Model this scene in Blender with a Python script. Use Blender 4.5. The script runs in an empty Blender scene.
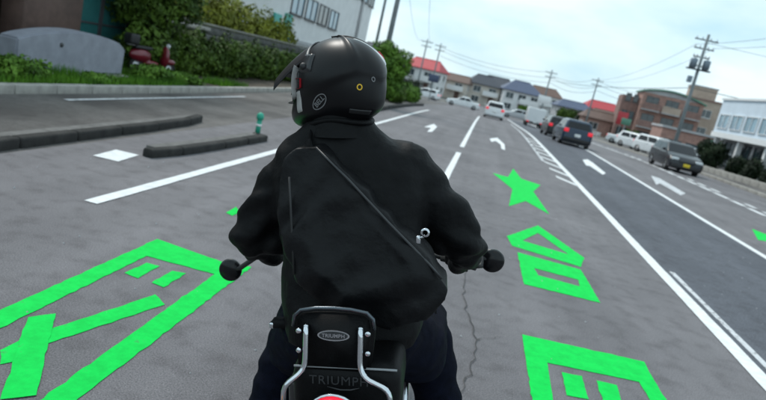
import bpy, bmesh, math, random
from mathutils import Vector, Matrix, noise
random.seed(7)
S = bpy.context.scene
C = S.collection
pi = math.pi
R = math.radians

# ------------------------------------------------------------------ camera
FPX, CX, CY, CAMH = 620.0, 383.0, 200.0, 1.72          # photo is 766 x 400
VPX, VPY, ROLL = 491.0, 92.0, R(13.0)
def cvec(x, y): return Vector(((x - CX) / FPX, (CY - y) / FPX, -1.0))
_f = cvec(VPX, VPY).normalized()
_u = cvec(VPX + 100 * math.cos(ROLL), VPY + 100 * math.sin(ROLL)).cross(_f).normalized()
if _u.y < 0: _u = -_u
_r = _f.cross(_u)
CAMR = Matrix((_r, _f, _u))                             # camera -> world
cd = bpy.data.cameras.new('camera')
cam = bpy.data.objects.new('camera', cd); C.objects.link(cam)
cam.matrix_world = Matrix.Translation((0, 0, CAMH)) @ CAMR.to_4x4()
cd.sensor_fit = 'HORIZONTAL'; cd.sensor_width = 36.0
cd.lens = 36.0 * FPX / 766.0
cd.clip_start = 0.05; cd.clip_end = 6000
cd.dof.use_dof = True; cd.dof.focus_distance = 2.0; cd.dof.aperture_fstop = 3.4
S.camera = cam

# ------------------------------------------------------------------ sky, sun, exposure
SUN_EL, SUN_AZ = R(52), R(-50)                          # azimuth from +y towards +x
w = bpy.data.worlds.new('World'); S.world = w; w.use_nodes = True
nt = w.node_tree; nt.nodes.clear()
sky = nt.nodes.new('ShaderNodeTexSky'); sky.sky_type = 'NISHITA'; sky.sun_disc = False
sky.sun_elevation = SUN_EL; sky.sun_rotation = SUN_AZ; sky.dust_density = 2.0
tc = nt.nodes.new('ShaderNodeTexCoord')
mp = nt.nodes.new('ShaderNodeMapping'); mp.inputs['Scale'].default_value = (1, 1, 2.6)
nz = nt.nodes.new('ShaderNodeTexNoise'); nz.inputs['Scale'].default_value = 2.2
nz.inputs['Detail'].default_value = 7; nz.inputs['Roughness'].default_value = 0.55
rp = nt.nodes.new('ShaderNodeValToRGB')
rp.color_ramp.elements[0].position = 0.30; rp.color_ramp.elements[0].color = (0.8, 0.8, 0.8, 1)
rp.color_ramp.elements[1].position = 0.62; rp.color_ramp.elements[1].color = (1, 1, 1, 1)
n2 = nt.nodes.new('ShaderNodeTexNoise'); n2.inputs['Scale'].default_value = 3.4; n2.inputs['Detail'].default_value = 6
cl = nt.nodes.new('ShaderNodeValToRGB')                 # cloud tone
cl.color_ramp.elements[0].position = 0.35; cl.color_ramp.elements[0].color = (0.50, 0.74, 0.86, 1)
cl.color_ramp.elements[1].position = 0.60; cl.color_ramp.elements[1].color = (0.80, 0.95, 1.0, 1)
sc = nt.nodes.new('ShaderNodeVectorMath'); sc.operation = 'SCALE'; sc.inputs['Scale'].default_value = 8.0
mx = nt.nodes.new('ShaderNodeMix'); mx.data_type = 'RGBA'
bg = nt.nodes.new('ShaderNodeBackground'); bg.inputs['Strength'].default_value = 0.10
ow = nt.nodes.new('ShaderNodeOutputWorld')
L = nt.links.new
L(tc.outputs['Generated'], mp.inputs['Vector']); L(mp.outputs[0], nz.inputs['Vector']); L(mp.outputs[0], n2.inputs['Vector'])
L(nz.outputs['Fac'], rp.inputs['Fac']); L(n2.outputs['Fac'], cl.inputs['Fac']); L(cl.outputs['Color'], sc.inputs[0])
L(rp.outputs['Color'], mx.inputs['Factor']); L(sky.outputs['Color'], mx.inputs[6]); L(sc.outputs[0], mx.inputs[7])
L(mx.outputs[2], bg.inputs['Color']); L(bg.outputs[0], ow.inputs['Surface'])
sd = bpy.data.lights.new('sun', 'SUN'); sd.energy = 1.4; sd.angle = R(14); sd.color = (1.0, 0.96, 0.9)
so = bpy.data.objects.new('sun', sd); C.objects.link(so)
so.rotation_euler = Vector((-math.sin(SUN_AZ) * math.cos(SUN_EL), -math.cos(SUN_AZ) * math.cos(SUN_EL), -math.sin(SUN_EL))).to_track_quat('-Z', 'Y').to_euler()
so.location = (-20, 10, 40)
S.view_settings.view_transform = 'Standard'; S.view_settings.look = 'None'
S.view_settings.exposure = 0.6; S.view_settings.gamma = 1.0
S.view_settings.use_curve_mapping = False
S.render.engine = 'CYCLES'

# ------------------------------------------------------------------ ground profile and pixel helper
def zg(y):
    if y < 28: return 0.0
    if y < 40: return -0.022 * (y - 28) ** 2 / 24
    if y < 90: return -0.132 - 0.022 * (y - 40)
    if y < 110: t = y - 90; return -1.232 - 0.022 * (t - t * t / 40)
    return -1.452
def g(px, py):
    d = CAMR @ cvec(px, py); z = 0.0
    for _ in range(40):
        t = (z - CAMH) / d.z; z = 0.5 * z + 0.5 * zg(d.y * t)
    return (d.x * t, d.y * t)

# ------------------------------------------------------------------ materials
MATS = {}
def mat(name, col, rough=0.6, metal=0.0, var=0.15, scale=6.0, bump=0.0, bscale=40.0, spec=0.5, col2=None, coat=0.0, trans=0.0, emit=None):
    if name in MATS: return MATS[name]
    m = bpy.data.materials.new(name); m.use_nodes = True; t = m.node_tree; b = t.nodes['Principled BSDF']
    l = t.links.new
    co = t.nodes.new('ShaderNodeTexCoord')
    n = t.nodes.new('ShaderNodeTexNoise'); n.inputs['Scale'].default_value = scale; n.inputs['Detail'].default_value = 6; n.inputs['Roughness'].default_value = 0.6
    l(co.outputs['Object'], n.inputs['Vector'])
    r = t.nodes.new('ShaderNodeValToRGB')
    c1 = [max(0, c * (1 - var)) for c in col]; c2 = list(col2) if col2 else [min(1, c * (1 + var)) for c in col]
    r.color_ramp.elements[0].position = 0.32; r.color_ramp.elements[0].color = (*c1, 1)
    r.color_ramp.elements[1].position = 0.68; r.color_ramp.elements[1].color = (*c2, 1)
    l(n.outputs['Fac'], r.inputs['Fac']); l(r.outputs['Color'], b.inputs['Base Color'])
    b.inputs['Roughness'].default_value = rough; b.inputs['Metallic'].default_value = metal
    b.inputs['Specular IOR Level'].default_value = spec; b.inputs['Coat Weight'].default_value = coat
    if trans: b.inputs['Transmission Weight'].default_value = trans
    if emit:
        b.inputs['Emission Color'].default_value = (*emit[0], 1); b.inputs['Emission Strength'].default_value = emit[1]
    if bump:
        bn = t.nodes.new('ShaderNodeTexNoise'); bn.inputs['Scale'].default_value = bscale; bn.inputs['Detail'].default_value = 5
        l(co.outputs['Object'], bn.inputs['Vector'])
        bp = t.nodes.new('ShaderNodeBump'); bp.inputs['Strength'].default_value = bump; bp.inputs['Distance'].default_value = 0.02
        l(bn.outputs['Fac'], bp.inputs['Height']); l(bp.outputs[0], b.inputs['Normal'])
    MATS[name] = m
    return m

def asphalt(name, col, tint, patch=0.25):
    m = bpy.data.materials.new(name); m.use_nodes = True; t = m.node_tree; b = t.nodes['Principled BSDF']; l = t.links.new
    co = t.nodes.new('ShaderNodeTexCoord')
    def nse(s, d, sx=(1, 1, 1)):
        mpn = t.nodes.new('ShaderNodeMapping'); mpn.inputs['Scale'].default_value = sx
        l(co.outputs['Object'], mpn.inputs['Vector'])
        n = t.nodes.new('ShaderNodeTexNoise'); n.inputs['Scale'].default_value = s; n.inputs['Detail'].default_value = d
        l(mpn.outputs[0], n.inputs['Vector']); return n.outputs['Fac']
    def ramp(f, a, bb, p0=0.3, p1=0.7):
        r = t.nodes.new('ShaderNodeValToRGB'); r.color_ramp.elements[0].position = p0; r.color_ramp.elements[1].position = p1
        r.color_ramp.elements[0].color = (*a, 1); r.color_ramp.elements[1].color = (*bb, 1); l(f, r.inputs['Fac']); return r.outputs['Color']
    def mul(a, bb):
        x = t.nodes.new('ShaderNodeMix'); x.data_type = 'RGBA'; x.blend_type = 'MULTIPLY'; x.inputs['Factor'].default_value = 1
        l(a, x.inputs[6]); l(bb, x.inputs[7]); return x.outputs[2]
    base = ramp(nse(0.55, 6), [c * (1 - patch * .45) for c in col], [c * (1 + patch * .45) for c in tint])
    streak = ramp(nse(1.0, 5, (1.9, 0.05, 1)), (0.84, 0.84, 0.84), (1.12, 1.12, 1.12))
    grain = ramp(nse(120, 4), (0.48, 0.48, 0.48), (1.5, 1.5, 1.5), 0.27, 0.73)
    stain = ramp(nse(5.5, 12), (0.80, 0.79, 0.79), (1.06, 1.06, 1.06), 0.30, 0.52)
    v = t.nodes.new('ShaderNodeTexVoronoi'); v.inputs['Scale'].default_value = 48; l(co.outputs['Object'], v.inputs['Vector'])
    speck = ramp(v.outputs['Distance'], (2.3, 2.3, 2.3), (1, 1, 1), 0.06, 0.11)
    l(mul(mul(mul(mul(base, streak), grain), stain), speck), b.inputs['Base Color'])
    b.inputs['Roughness'].default_value = 0.82; b.inputs['Specular IOR Level'].default_value = 0.35
    bp = t.nodes.new('ShaderNodeBump'); bp.inputs['Strength'].default_value = 0.6; bp.inputs['Distance'].default_value = 0.006
    l(nse(210, 3), bp.inputs['Height']); l(bp.outputs[0], b.inputs['Normal'])
    MATS[name] = m; return m

def paint(name, col, wearcol=(0.13, 0.13, 0.135), amount=0.42):
    m = bpy.data.materials.new(name); m.use_nodes = True; t = m.node_tree; b = t.nodes['Principled BSDF']; l = t.links.new
    co = t.nodes.new('ShaderNodeTexCoord')
    n = t.nodes.new('ShaderNodeTexNoise'); n.inputs['Scale'].default_value = 9; n.inputs['Detail'].default_value = 10; n.inputs['Roughness'].default_value = 0.75
    l(co.outputs['Object'], n.inputs['Vector'])
    r = t.nodes.new('ShaderNodeValToRGB'); r.color_ramp.elements[0].position = amount - 0.06; r.color_ramp.elements[1].position = amount + 0.03
    r.color_ramp.elements[0].color = (*wearcol, 1); r.color_ramp.elements[1].color = (*col, 1)
    e = r.color_ramp.elements.new(0.62); e.color = (*[c * 0.80 for c in col], 1)
    l(n.outputs['Fac'], r.inputs['Fac']); l(r.outputs['Color'], b.inputs['Base Color'])
    b.inputs['Roughness'].default_value = 0.75; b.inputs['Specular IOR Level'].default_value = 0.12
    n2 = t.nodes.new('ShaderNodeTexNoise'); n2.inputs['Scale'].default_value = 150; l(co.outputs['Object'], n2.inputs['Vector'])
    bp = t.nodes.new('ShaderNodeBump'); bp.inputs['Strength'].default_value = 0.4; bp.inputs['Distance'].default_value = 0.004
    l(n2.outputs['Fac'], bp.inputs['Height']); l(bp.outputs[0], b.inputs['Normal'])
    MATS[name] = m; return m

asphalt('asphalt', (0.138, 0.131, 0.140), (0.160, 0.152, 0.160))
asphalt('asphalt_new', (0.078, 0.083, 0.100), (0.092, 0.097, 0.114), 0.2)
asphalt('asphalt_lot', (0.075, 0.068, 0.066), (0.125, 0.116, 0.110), 0.5)
asphalt('crack_tar', (0.055, 0.053, 0.053), (0.075, 0.072, 0.072))
paint('white_paint', (0.80, 0.81, 0.82), amount=0.36)
paint('white_paint_worn', (0.62, 0.63, 0.65), amount=0.45)
paint('green_paint', (0.002, 0.64, 0.085), wearcol=(0.05, 0.30, 0.09), amount=0.37)

# ------------------------------------------------------------------ mesh helpers
class MB:
    def __init__(s): s.v = []; s.f = []; s.sm = []
    def add(s, vs, fs, smooth=False):
        o = len(s.v); s.v += [tuple(v) for v in vs]; s.f += [tuple(i + o for i in f) for f in fs]; s.sm += [smooth] * len(fs)
        return s
    def box(s, c, d, rz=0.0, taper=1.0):
        x, y, z = d[0] / 2, d[1] / 2, d[2] / 2; vs = []
        for sz in (-1, 1):
            k = taper if sz > 0 else 1.0
            for sx, sy in ((-1, -1), (1, -1), (1, 1), (-1, 1)):
                px, py = sx * x * k, sy * y * k
                vs.append((c[0] + px * math.cos(rz) - py * math.sin(rz), c[1] + px * math.sin(rz) + py * math.cos(rz), c[2] + sz * z))
        return s.add(vs, [(3, 2, 1, 0), (4, 5, 6, 7), (0, 1, 5, 4), (1, 2, 6, 5), (2, 3, 7, 6), (3, 0, 4, 7)])
    def rbox(s, c, d, b=0.02, seg=3):
        bm = bmesh.new(); bmesh.ops.create_cube(bm, size=1); bmesh.ops.scale(bm, vec=d, verts=bm.verts)
        bmesh.ops.bevel(bm, geom=bm.edges[:], offset=b, segments=seg, profile=0.5, affect='EDGES')
        bmesh.ops.translate(bm, vec=c, verts=bm.verts); s.frombm(bm, True); return s
    def frombm(s, bm, smooth=False):
        bm.verts.index_update(); s.add([v.co.copy() for v in bm.verts], [[v.index for v in f.verts] for f in bm.faces], smooth); bm.free(); return s
    def tube(s, pts, r, n=10, cap=True):
        pts = [Vector(p) for p in pts]; rs = r if isinstance(r, (list, tuple)) else [r] * len(pts)
        vs = []; fs = []; ref = None
        for i, p in enumerate(pts):
            a = pts[max(0, i - 1)]; b = pts[min(len(pts) - 1, i + 1)]; t = (b - a).normalized()
            if ref is None:
                ref = t.cross(Vector((0, 0, 1)))
                if ref.length < 0.05: ref = t.cross(Vector((0, 1, 0)))
            ref = (ref - t * ref.dot(t)).normalized(); q = t.cross(ref)
            for k in range(n):
                a_ = 2 * pi * k / n; vs.append(p + (ref * math.cos(a_) + q * math.sin(a_)) * rs[i])
        for i in range(len(pts) - 1):
            for k in range(n):
                k2 = (k + 1) % n; fs.append((i * n + k, i * n + k2, (i + 1) * n + k2, (i + 1) * n + k))
        if cap: fs.append(tuple(range(n - 1, -1, -1))); fs.append(tuple((len(pts) - 1) * n + k for k in range(n)))
        return s.add(vs, fs, True)
    def ellip(s, c, r, seg=20, rings=12, rot=None):
        vs = []; fs = []
        for i in range(rings + 1):
            th = pi * i / rings
            for k in range(seg):
                a = 2 * pi * k / seg; p = Vector((math.sin(th) * math.cos(a) * r[0], math.sin(th) * math.sin(a) * r[1], math.cos(th) * r[2]))
                if rot: p = rot @ p
                vs.append(p + Vector(c))
        for i in range(rings):
            for k in range(seg):
                k2 = (k + 1) % seg; a, b, c_, d = i * seg + k, (i + 1) * seg + k, (i + 1) * seg + k2, i * seg + k2
                if i == 0: fs.append((a, b, c_))
                elif i == rings - 1: fs.append((a, b, d))
                else: fs.append((a, b, c_, d))
        return s.add(vs, fs, True)
    def prism(s, poly, thick, origin=(0, 0, 0), ax=(1, 0, 0), ay=(0, 1, 0), smooth=False):
        ax, ay, o = Vector(ax), Vector(ay), Vector(origin); nn = ax.cross(ay).normalized(); n = len(poly)
        vs = [o + ax * p[0] + ay * p[1] for p in poly] + [o + ax * p[0] + ay * p[1] + nn * thick for p in poly]
        fs = [tuple(range(n - 1, -1, -1)), tuple(range(n, 2 * n))] + [(i, (i + 1) % n, n + (i + 1) % n, n + i) for i in range(n)]
        return s.add(vs, fs, smooth)
    def lathe(s, prof, n=24, c=(0, 0, 0), axis='x'):
        vs = []; fs = []; m = len(prof)
        for k in range(n):
            a = 2 * pi * k / n
            for (h, r) in prof:
                if axis == 'x': p = (h, r * math.cos(a), r * math.sin(a))
                elif axis == 'y': p = (r * math.cos(a), h, r * math.sin(a))
                else: p = (r * math.cos(a), r * math.sin(a), h)
                vs.append((p[0] + c[0], p[1] + c[1], p[2] + c[2]))
        for k in range(n):
            k2 = (k + 1) % n
            for i in range(m - 1): fs.append((k * m + i, k * m + i + 1, k2 * m + i + 1, k2 * m + i))
        return s.add(vs, fs, True)
    def mesh(s, name, m=None):
        me = bpy.data.meshes.new(name); me.from_pydata(s.v, [], s.f)
        me.polygons.foreach_set('use_smooth', s.sm); me.update()
        bm = bmesh.new(); bm.from_mesh(me); bmesh.ops.recalc_face_normals(bm, faces=bm.faces); bm.to_mesh(me); bm.free()
        if m: me.materials.append(MATS[m] if isinstance(m, str) else m)
        return me
    def build(s, name, m, parent=None, loc=None):
        o = bpy.data.objects.new(name, s.mesh(name, m)); C.objects.link(o)
        if parent: o.parent = parent
        if loc: o.location = loc
        return o

def tag(o, label=None, cat=None, group=None, kind=None):
    if label: o['label'] = label
    if cat: o['category'] = cat
    if group: o['group'] = group
    if kind: o['kind'] = kind
    return o
def empty(name, loc=(0, 0, 0), rz=0.0, label=None, cat=None, group=None):
    o = bpy.data.objects.new(name, None); C.objects.link(o); o.location = loc; o.rotation_euler = (0, 0, rz); o.empty_display_size = 0.1
    return tag(o, label, cat, group)
def copy_tree(o, parent=None):
    c = o.copy(); C.objects.link(c); c.parent = parent
    for ch in list(o.children): copy_tree(ch, c)
    return c
def remesh(mb, voxel, smooth=4, wr=None):
    """union of closed shapes as one continuous mesh"""
    me = mb.mesh('tmp'); o = bpy.data.objects.new('tmp', me); C.objects.link(o)
    md = o.modifiers.new('r', 'REMESH'); md.mode = 'VOXEL'; md.voxel_size = voxel
    if smooth: sm = o.modifiers.new('s', 'SMOOTH'); sm.factor = 0.5; sm.iterations = smooth
    dg = bpy.context.evaluated_depsgraph_get(); dg.update()
    res = bpy.data.meshes.new_from_object(o.evaluated_get(dg))
    bpy.data.objects.remove(o); bpy.data.meshes.remove(me)
    if wr:
        nn = [v.normal.copy() for v in res.vertices]
        for v, n in zip(res.vertices, nn): v.co += n * wr(v.co)
    for p in res.polygons: p.use_smooth = True
    res.materials.clear()
    return res
def link(name, me, m, parent=None):
    me.name = name; me.materials.append(MATS[m]); o = bpy.data.objects.new(name, me); C.objects.link(o); o.parent = parent; return o
def text_mesh(body, size=1.0, extrude=0.0, shear=0.0, spacing=1.0, offset=0.0):
    cu = bpy.data.curves.new('t', 'FONT'); cu.body = body; cu.size = size; cu.align_x = 'CENTER'; cu.align_y = 'CENTER'
    cu.extrude = extrude; cu.shear = shear; cu.space_character = spacing; cu.offset = offset; cu.resolution_u = 3
    o = bpy.data.objects.new('t', cu); C.objects.link(o); dg = bpy.context.evaluated_depsgraph_get(); dg.update()
    me = bpy.data.meshes.new_from_object(o.evaluated_get(dg)); bpy.data.objects.remove(o); return me

# ------------------------------------------------------------------ ground, roads
def strip(mb, x0, x1, y0, y1, dz, step=2.0):
    f0 = x0 if callable(x0) else (lambda y: x0); f1 = x1 if callable(x1) else (lambda y: x1)
    n = max(1, int((y1 - y0) / step)); vs = []; fs = []
    for i in range(n + 1):
        y = y0 + (y1 - y0) * i / n; vs += [(f0(y), y, zg(y) + dz), (f1(y), y, zg(y) + dz)]
    for i in range(n): fs.append((2 * i, 2 * i + 1, 2 * i + 3, 2 * i + 2))
    return mb.add(vs, fs)
mat('earth', (0.13, 0.125, 0.115), 0.95, var=0.3, scale=0.8, bump=0.5, bscale=30)
mat('concrete', (0.32, 0.305, 0.28), 0.9, var=0.22, scale=5, bump=0.3, bscale=80)
mat('concrete_dirty', (0.045, 0.043, 0.04), 0.95, var=0.4, scale=7, bump=0.4, bscale=60)
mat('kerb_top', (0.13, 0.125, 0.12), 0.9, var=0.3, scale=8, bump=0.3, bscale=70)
mb = MB(); strip(mb, -900, 900, -120, 130, -0.03, 2.0)
mb.add([(-900, 130, zg(130) - .03), (900, 130, zg(130) - .03), (900, 4000, zg(130) - .03), (-900, 4000, zg(130) - .03)], [(0, 1, 2, 3)])
tag(mb.build('ground', 'earth'), kind='structure')
road = MB(); strip(road, -4.7, 12.2, -40, 200, 0.0, 1.0); road = tag(road.build('road', 'asphalt'), kind='structure')
cross = MB()
for y0 in range(78, 92, 2): strip(cross, -300, 300, y0, y0 + 2, 0.004, 2)
tag(cross.build('cross_road', 'asphalt'), kind='structure')
mb = MB(); strip(mb, 2.72, 5.36, -40, 76, 0.004, 1.0); tag(mb.build('lane_resurfacing', 'asphalt_new'), kind='structure')
mb = MB(); strip(mb, -7.45, -4.7, -40, 76, -0.004, 1.0); tag(mb.build('pavement', 'asphalt_lot'), kind='structure')
mb = MB(); strip(mb, 12.4, 40, -40, 78, 0.10, 1.0); tag(mb.build('forecourt', 'asphalt_lot'), kind='structure')

# ---- painted markings (each sheet lies on the asphalt)
def flat(name, polys, dz, m, parent=None, kind='structure', z=None):
    b = MB()
    for p in polys:
        b.add([(x, y, (zg(y) if z is None else z) + dz) for x, y in p], [tuple(range(len(p)))])
    me = b.mesh(name, m); bm = bmesh.new(); bm.from_mesh(me); bmesh.ops.triangulate(bm, faces=bm.faces)
    for f in bm.faces:
        if f.normal.z < 0: f.normal_flip()
    bm.to_mesh(me); bm.free()
    o = bpy.data.objects.new(name, me); C.objects.link(o)
    if parent: o.parent = parent
    elif kind: o['kind'] = kind
    return o
def line(name, x, wd, y0, y1, dz=0.007, m='white_paint'):
    b = MB(); jit = lambda y, s: 0.006 * noise.noise(Vector((y * 2.1, s * 3.7, 0))) + 0.004 * noise.noise(Vector((y * 9, s * 1.7, 2)))
    strip(b, lambda y: x - wd / 2 + jit(y, 1), lambda y: x + wd / 2 + jit(y, 4), y0, y1, dz, 0.25)
    o = b.build(name, m); o.parent = road; return o
line('edge_line', -3.17, 0.13, 4.9, 36)
line('lane_line', -0.42, 0.13, 10.2, 16.5); line('lane_line', -0.42, 0.13, 18.2, 52)
line('lane_line', 2.66, 0.16, -5, 74)
line('lane_line', 2.84, 0.07, 4.0, 8.3, m='white_paint_worn')
line('lane_line', 5.38, 0.16, -5, 74)
for k in range(9):                                       # ladder ticks beside the lane line
    y = 15.4 + 1.75 * k
    flat('hatch_mark', [[(2.57, y), (2.57, y + .42), (2.16 - .01 * k, y + 1.25), (2.16 - .01 * k, y + .85)]], 0.007, 'white_paint', road)
line('lane_line', 2.12, 0.10, 20, 50, m='white_paint_worn')
yy = 12.0; k = 0
while yy < 70:                                           # chopped blocks of the far edge line
    ln = 1.0 + 0.5 * ((k * 37) % 10) / 10
    line('edge_block', 8.78 + .03 * math.sin(k), 0.20, yy, yy + ln)
    if k % 4 != 3: line('edge_block', 9.22, 0.17, yy + .25, yy + ln)
    yy += ln + 0.35; k += 1
line('edge_line', -6.9, 0.11, 9.6, 17.5, m='white_paint_worn')
bpy.context.view_layer.update()
def pxpoly(l, sc=1.0, ox=0, oy=0): return [g(ox + a / sc, oy + b / sc) for a, b in l]
# arrows on the lanes
flat('turn_arrow', [pxpoly([(38, 155), (70, 151), (74, 156), (98, 178), (100, 201), (86, 196), (82, 178), (62, 164), (46, 168)], 4, 480, 100)], 0.007, 'white_paint', road)
flat('turn_arrow', [pxpoly([(424, 127), (434, 124), (437, 127), (432, 132), (427, 132), (431, 128)])], 0.007, 'white_paint', road)
flat('lane_arrow', [pxpoly([(410, 240), (430, 238), (452, 252), (503, 294), (490, 299), (440, 265), (424, 262)], 4, 480, 100)], 0.008, 'white_paint', road)
a = 2.669
flat('lane_arrow', [pxpoly([(136, 122), (160, 130), (228, 170), (215, 175), (160, 143), (150, 147)], a, 600, 130)], 0.010, 'white_paint_worn', road)
flat('painted_diamond', [pxpoly([(93, 156), (116, 150), (139, 155.5), (118, 162)])], 0.007, 'white_paint', road)
# green road paint
a = 2.354; P = lambda l: pxpoly(l, a, 0, 230)
gm = empty('green_road_marking', (*g(140, 330), 0), 0, 'bright green arrow shaped outline holding strokes, painted left of the motorcycle', 'road marking')
def ragged(p):
    out = []
    for (x0, y0), (x1, y1) in zip(p, p[1:] + p[:1]):
        ln = math.hypot(x1 - x0, y1 - y0); n = max(1, int(ln / .05)); nx, ny = -(y1 - y0) / max(ln, 1e-6), (x1 - x0) / max(ln, 1e-6)
        for i in range(n):
            t = i / n; q = Vector((x0 + (x1 - x0) * t, y0 + (y1 - y0) * t, 0)); j = 0 if i == 0 else .011
            out.append((q.x + j * noise.noise(q * 19), q.y + j * noise.noise(q * 19 + Vector((5, 2, 7)))))
    return out
def green(name, polys, parent, dz=0.004):  # thick thermoplastic
    o = flat(name, [ragged(p_) for p_ in polys], dz, 'green_paint', None, None); o.parent = parent; o.matrix_parent_inverse = Matrix.Translation(parent.location).inverted(); return o
green('outline', [P([(-60, 217), (370, 22), (345, 62), (-60, 262)]), P([(370, 22), (520, 75), (592, 88), (505, 105), (345, 62)]), P([(592, 88), (130, 440), (40, 440), (505, 105)])], gm)
green('dash', [P([(293, 102), (345, 78), (376, 86), (325, 115)])], gm)
green('dash', [P([(357, 125), (405, 97), (438, 103), (385, 136)])], gm)
green('stroke', [P([(0, 285), (45, 262), (52, 290), (30, 312), (0, 318)]), P([(110, 238), (365, 153), (388, 177), (108, 270)])], gm)
green('stroke', [P([(66, 208), (131, 199), (85, 392), (0, 402)])], gm, 0.007)
a2 = lambda l: pxpoly(l, 2.5, 440, 150)
gm = empty('green_road_marking', (*g(520, 190), 0), 0, 'small bright green five pointed star painted on the lane', 'road marking')
green('star', [a2([(132, 58), (170, 68), (183, 47), (203, 72), (251, 88), (233, 104), (273, 161), (214, 128), (172, 141), (181, 98)])], gm)
gm = empty('green_road_marking', (*g(555, 265), 0), 0, 'bright green house outline with a gable roof, between star and wide frame', 'road marking')
green('gable', [a2([(167, 216), (245, 189), (245, 208), (205, 227)]), a2([(245, 189), (360, 270), (322, 262), (245, 208)]), a2([(167, 216), (205, 227), (322, 262), (360, 270), (352, 293), (180, 240)])], gm)
green('walls', [a2([(193, 256), (352, 300), (345, 325), (235, 296)]), a2([(352, 300), (401, 383), (350, 342), (345, 325)]), a2([(401, 383), (210, 336), (245, 314), (350, 342)]), a2([(210, 336), (193, 256), (235, 296), (245, 314)])], gm)
a3 = lambda l: pxpoly(l, 4.03, 500, 310)
gm = empty('green_road_marking', (*g(590, 380), 0), 0, 'wide bright green frame with two blocks inside, right of the motorcycle', 'road marking')
green('frame', [a3([(88, 100), (580, 210), (600, 250), (560, 292), (190, 214)]), a3([(88, 100), (190, 214), (225, 440), (140, 440)]), a3([(600, 250), (715, 440), (650, 440), (560, 292)])], gm)
green('block', [a3([(248, 252), (330, 268), (357, 362), (268, 346)])], gm)
green('block', [a3([(388, 286), (470, 305), (500, 400), (420, 390)])], gm)
gm = empty('green_road_marking', (*g(762, 236), 0), 0, 'small faint green patch on the far opposite lane', 'road marking')
green('patch', [pxpoly([(752, 229), (770, 236), (775, 243), (758, 240)])], gm)
gm = empty('green_road_marking', (*g(232, 211), 0), 0, 'small green chip of paint beside the rider left elbow', 'road marking')
green('patch', [pxpoly([(226, 213), (236, 207), (240, 212), (232, 216)])], gm)
# cracks in the asphalt
random.seed(3)
def crack(pts, wd):
    out = []
    P_ = []
    for i in range(len(pts) - 1):
        for t in range(7):
            u = t / 7; P_.append(Vector((pts[i][0] * (1 - u) + pts[i + 1][0] * u + random.uniform(-.018, .018), pts[i][1] * (1 - u) + pts[i + 1][1] * u)))
    for p, q in zip(P_, P_[1:]):
        w1 = wd * random.uniform(.4, 1.2); out.append([(p.x - w1, p.y), (p.x + w1, p.y), (q.x + w1, q.y), (q.x - w1, q.y)])
    flat('road_crack', out, 0.008, 'crack_tar', road)
crack([g(455, 405), g(470, 375), g(476, 340), g(466, 310), g(463, 285), g(466, 255)], .0045)
crack([g(476, 340), g(500, 338), g(516, 342)], .005)
for o in list(road.children): o.matrix_parent_inverse = Matrix.Identity(4)

# ---- kerbs: every kerbstone is a piece of its kerb
def kerb_run(name, label, xy, h, wd, m, stone=0.6, gap=0.012, dz=0.0):
    root = empty(name, (xy[0][0], xy[0][1], zg(xy[0][1])), 0); root['kind'] = 'structure'
    meshes = [MB().rbox((0, 0, 0), (wd, stone - gap, h + .1), 0.035 if stone > 1.05 else 0.02, 3).mesh('kerbstone', m) for _ in range(1)]
    for (x0, y0), (x1, y1) in zip(xy, xy[1:]):
        ln = math.hypot(x1 - x0, y1 - y0); n = max(1, round(ln / stone)); an = math.atan2(y1 - y0, x1 - x0) - pi / 2
        for i in range(n):
            u = (i + .5) / n; x = x0 + (x1 - x0) * u; y = y0 + (y1 - y0) * u
            o = bpy.data.objects.new('kerbstone', meshes[0]); C.objects.link(o); o.parent = root
            o.location = (x - root.location.x + random.uniform(-.006, .006), y - root.location.y, zg(y) + h / 2 - .05 + dz - root.location.z + random.uniform(-.004, .004))
            o.rotation_euler = (0, 0, an + random.uniform(-.01, .01)); o.scale = (1, ln / n / stone, 1)
    return root
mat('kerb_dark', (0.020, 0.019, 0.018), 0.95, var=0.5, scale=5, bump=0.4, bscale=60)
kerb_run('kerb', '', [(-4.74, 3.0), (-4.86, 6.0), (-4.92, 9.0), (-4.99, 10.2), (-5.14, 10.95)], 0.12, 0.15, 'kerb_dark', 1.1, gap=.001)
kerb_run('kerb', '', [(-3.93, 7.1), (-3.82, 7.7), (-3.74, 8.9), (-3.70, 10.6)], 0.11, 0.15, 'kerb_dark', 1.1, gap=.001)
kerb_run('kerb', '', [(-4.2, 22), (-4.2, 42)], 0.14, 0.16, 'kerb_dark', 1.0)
kerb_run('kerb', '', [(-7.45, 2), (-7.45, 13), (-7.75, 34)], 0.15, 0.16, 'concrete', 1.0)
kerb_run('kerb', '', [(12.3, 8), (12.3, 76)], 0.14, 0.18, 'concrete', 1.0)
# pale concrete cap behind the dark kerbs
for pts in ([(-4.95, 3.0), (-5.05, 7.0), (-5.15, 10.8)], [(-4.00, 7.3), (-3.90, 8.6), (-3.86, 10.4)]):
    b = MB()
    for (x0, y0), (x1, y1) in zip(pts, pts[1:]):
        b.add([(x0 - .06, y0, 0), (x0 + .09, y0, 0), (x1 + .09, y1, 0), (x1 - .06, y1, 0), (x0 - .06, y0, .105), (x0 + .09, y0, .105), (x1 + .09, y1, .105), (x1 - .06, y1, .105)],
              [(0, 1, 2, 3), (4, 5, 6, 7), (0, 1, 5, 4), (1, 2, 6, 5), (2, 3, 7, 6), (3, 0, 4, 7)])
    tag(b.build('kerb_backing', 'kerb_top'), kind='structure')

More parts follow.
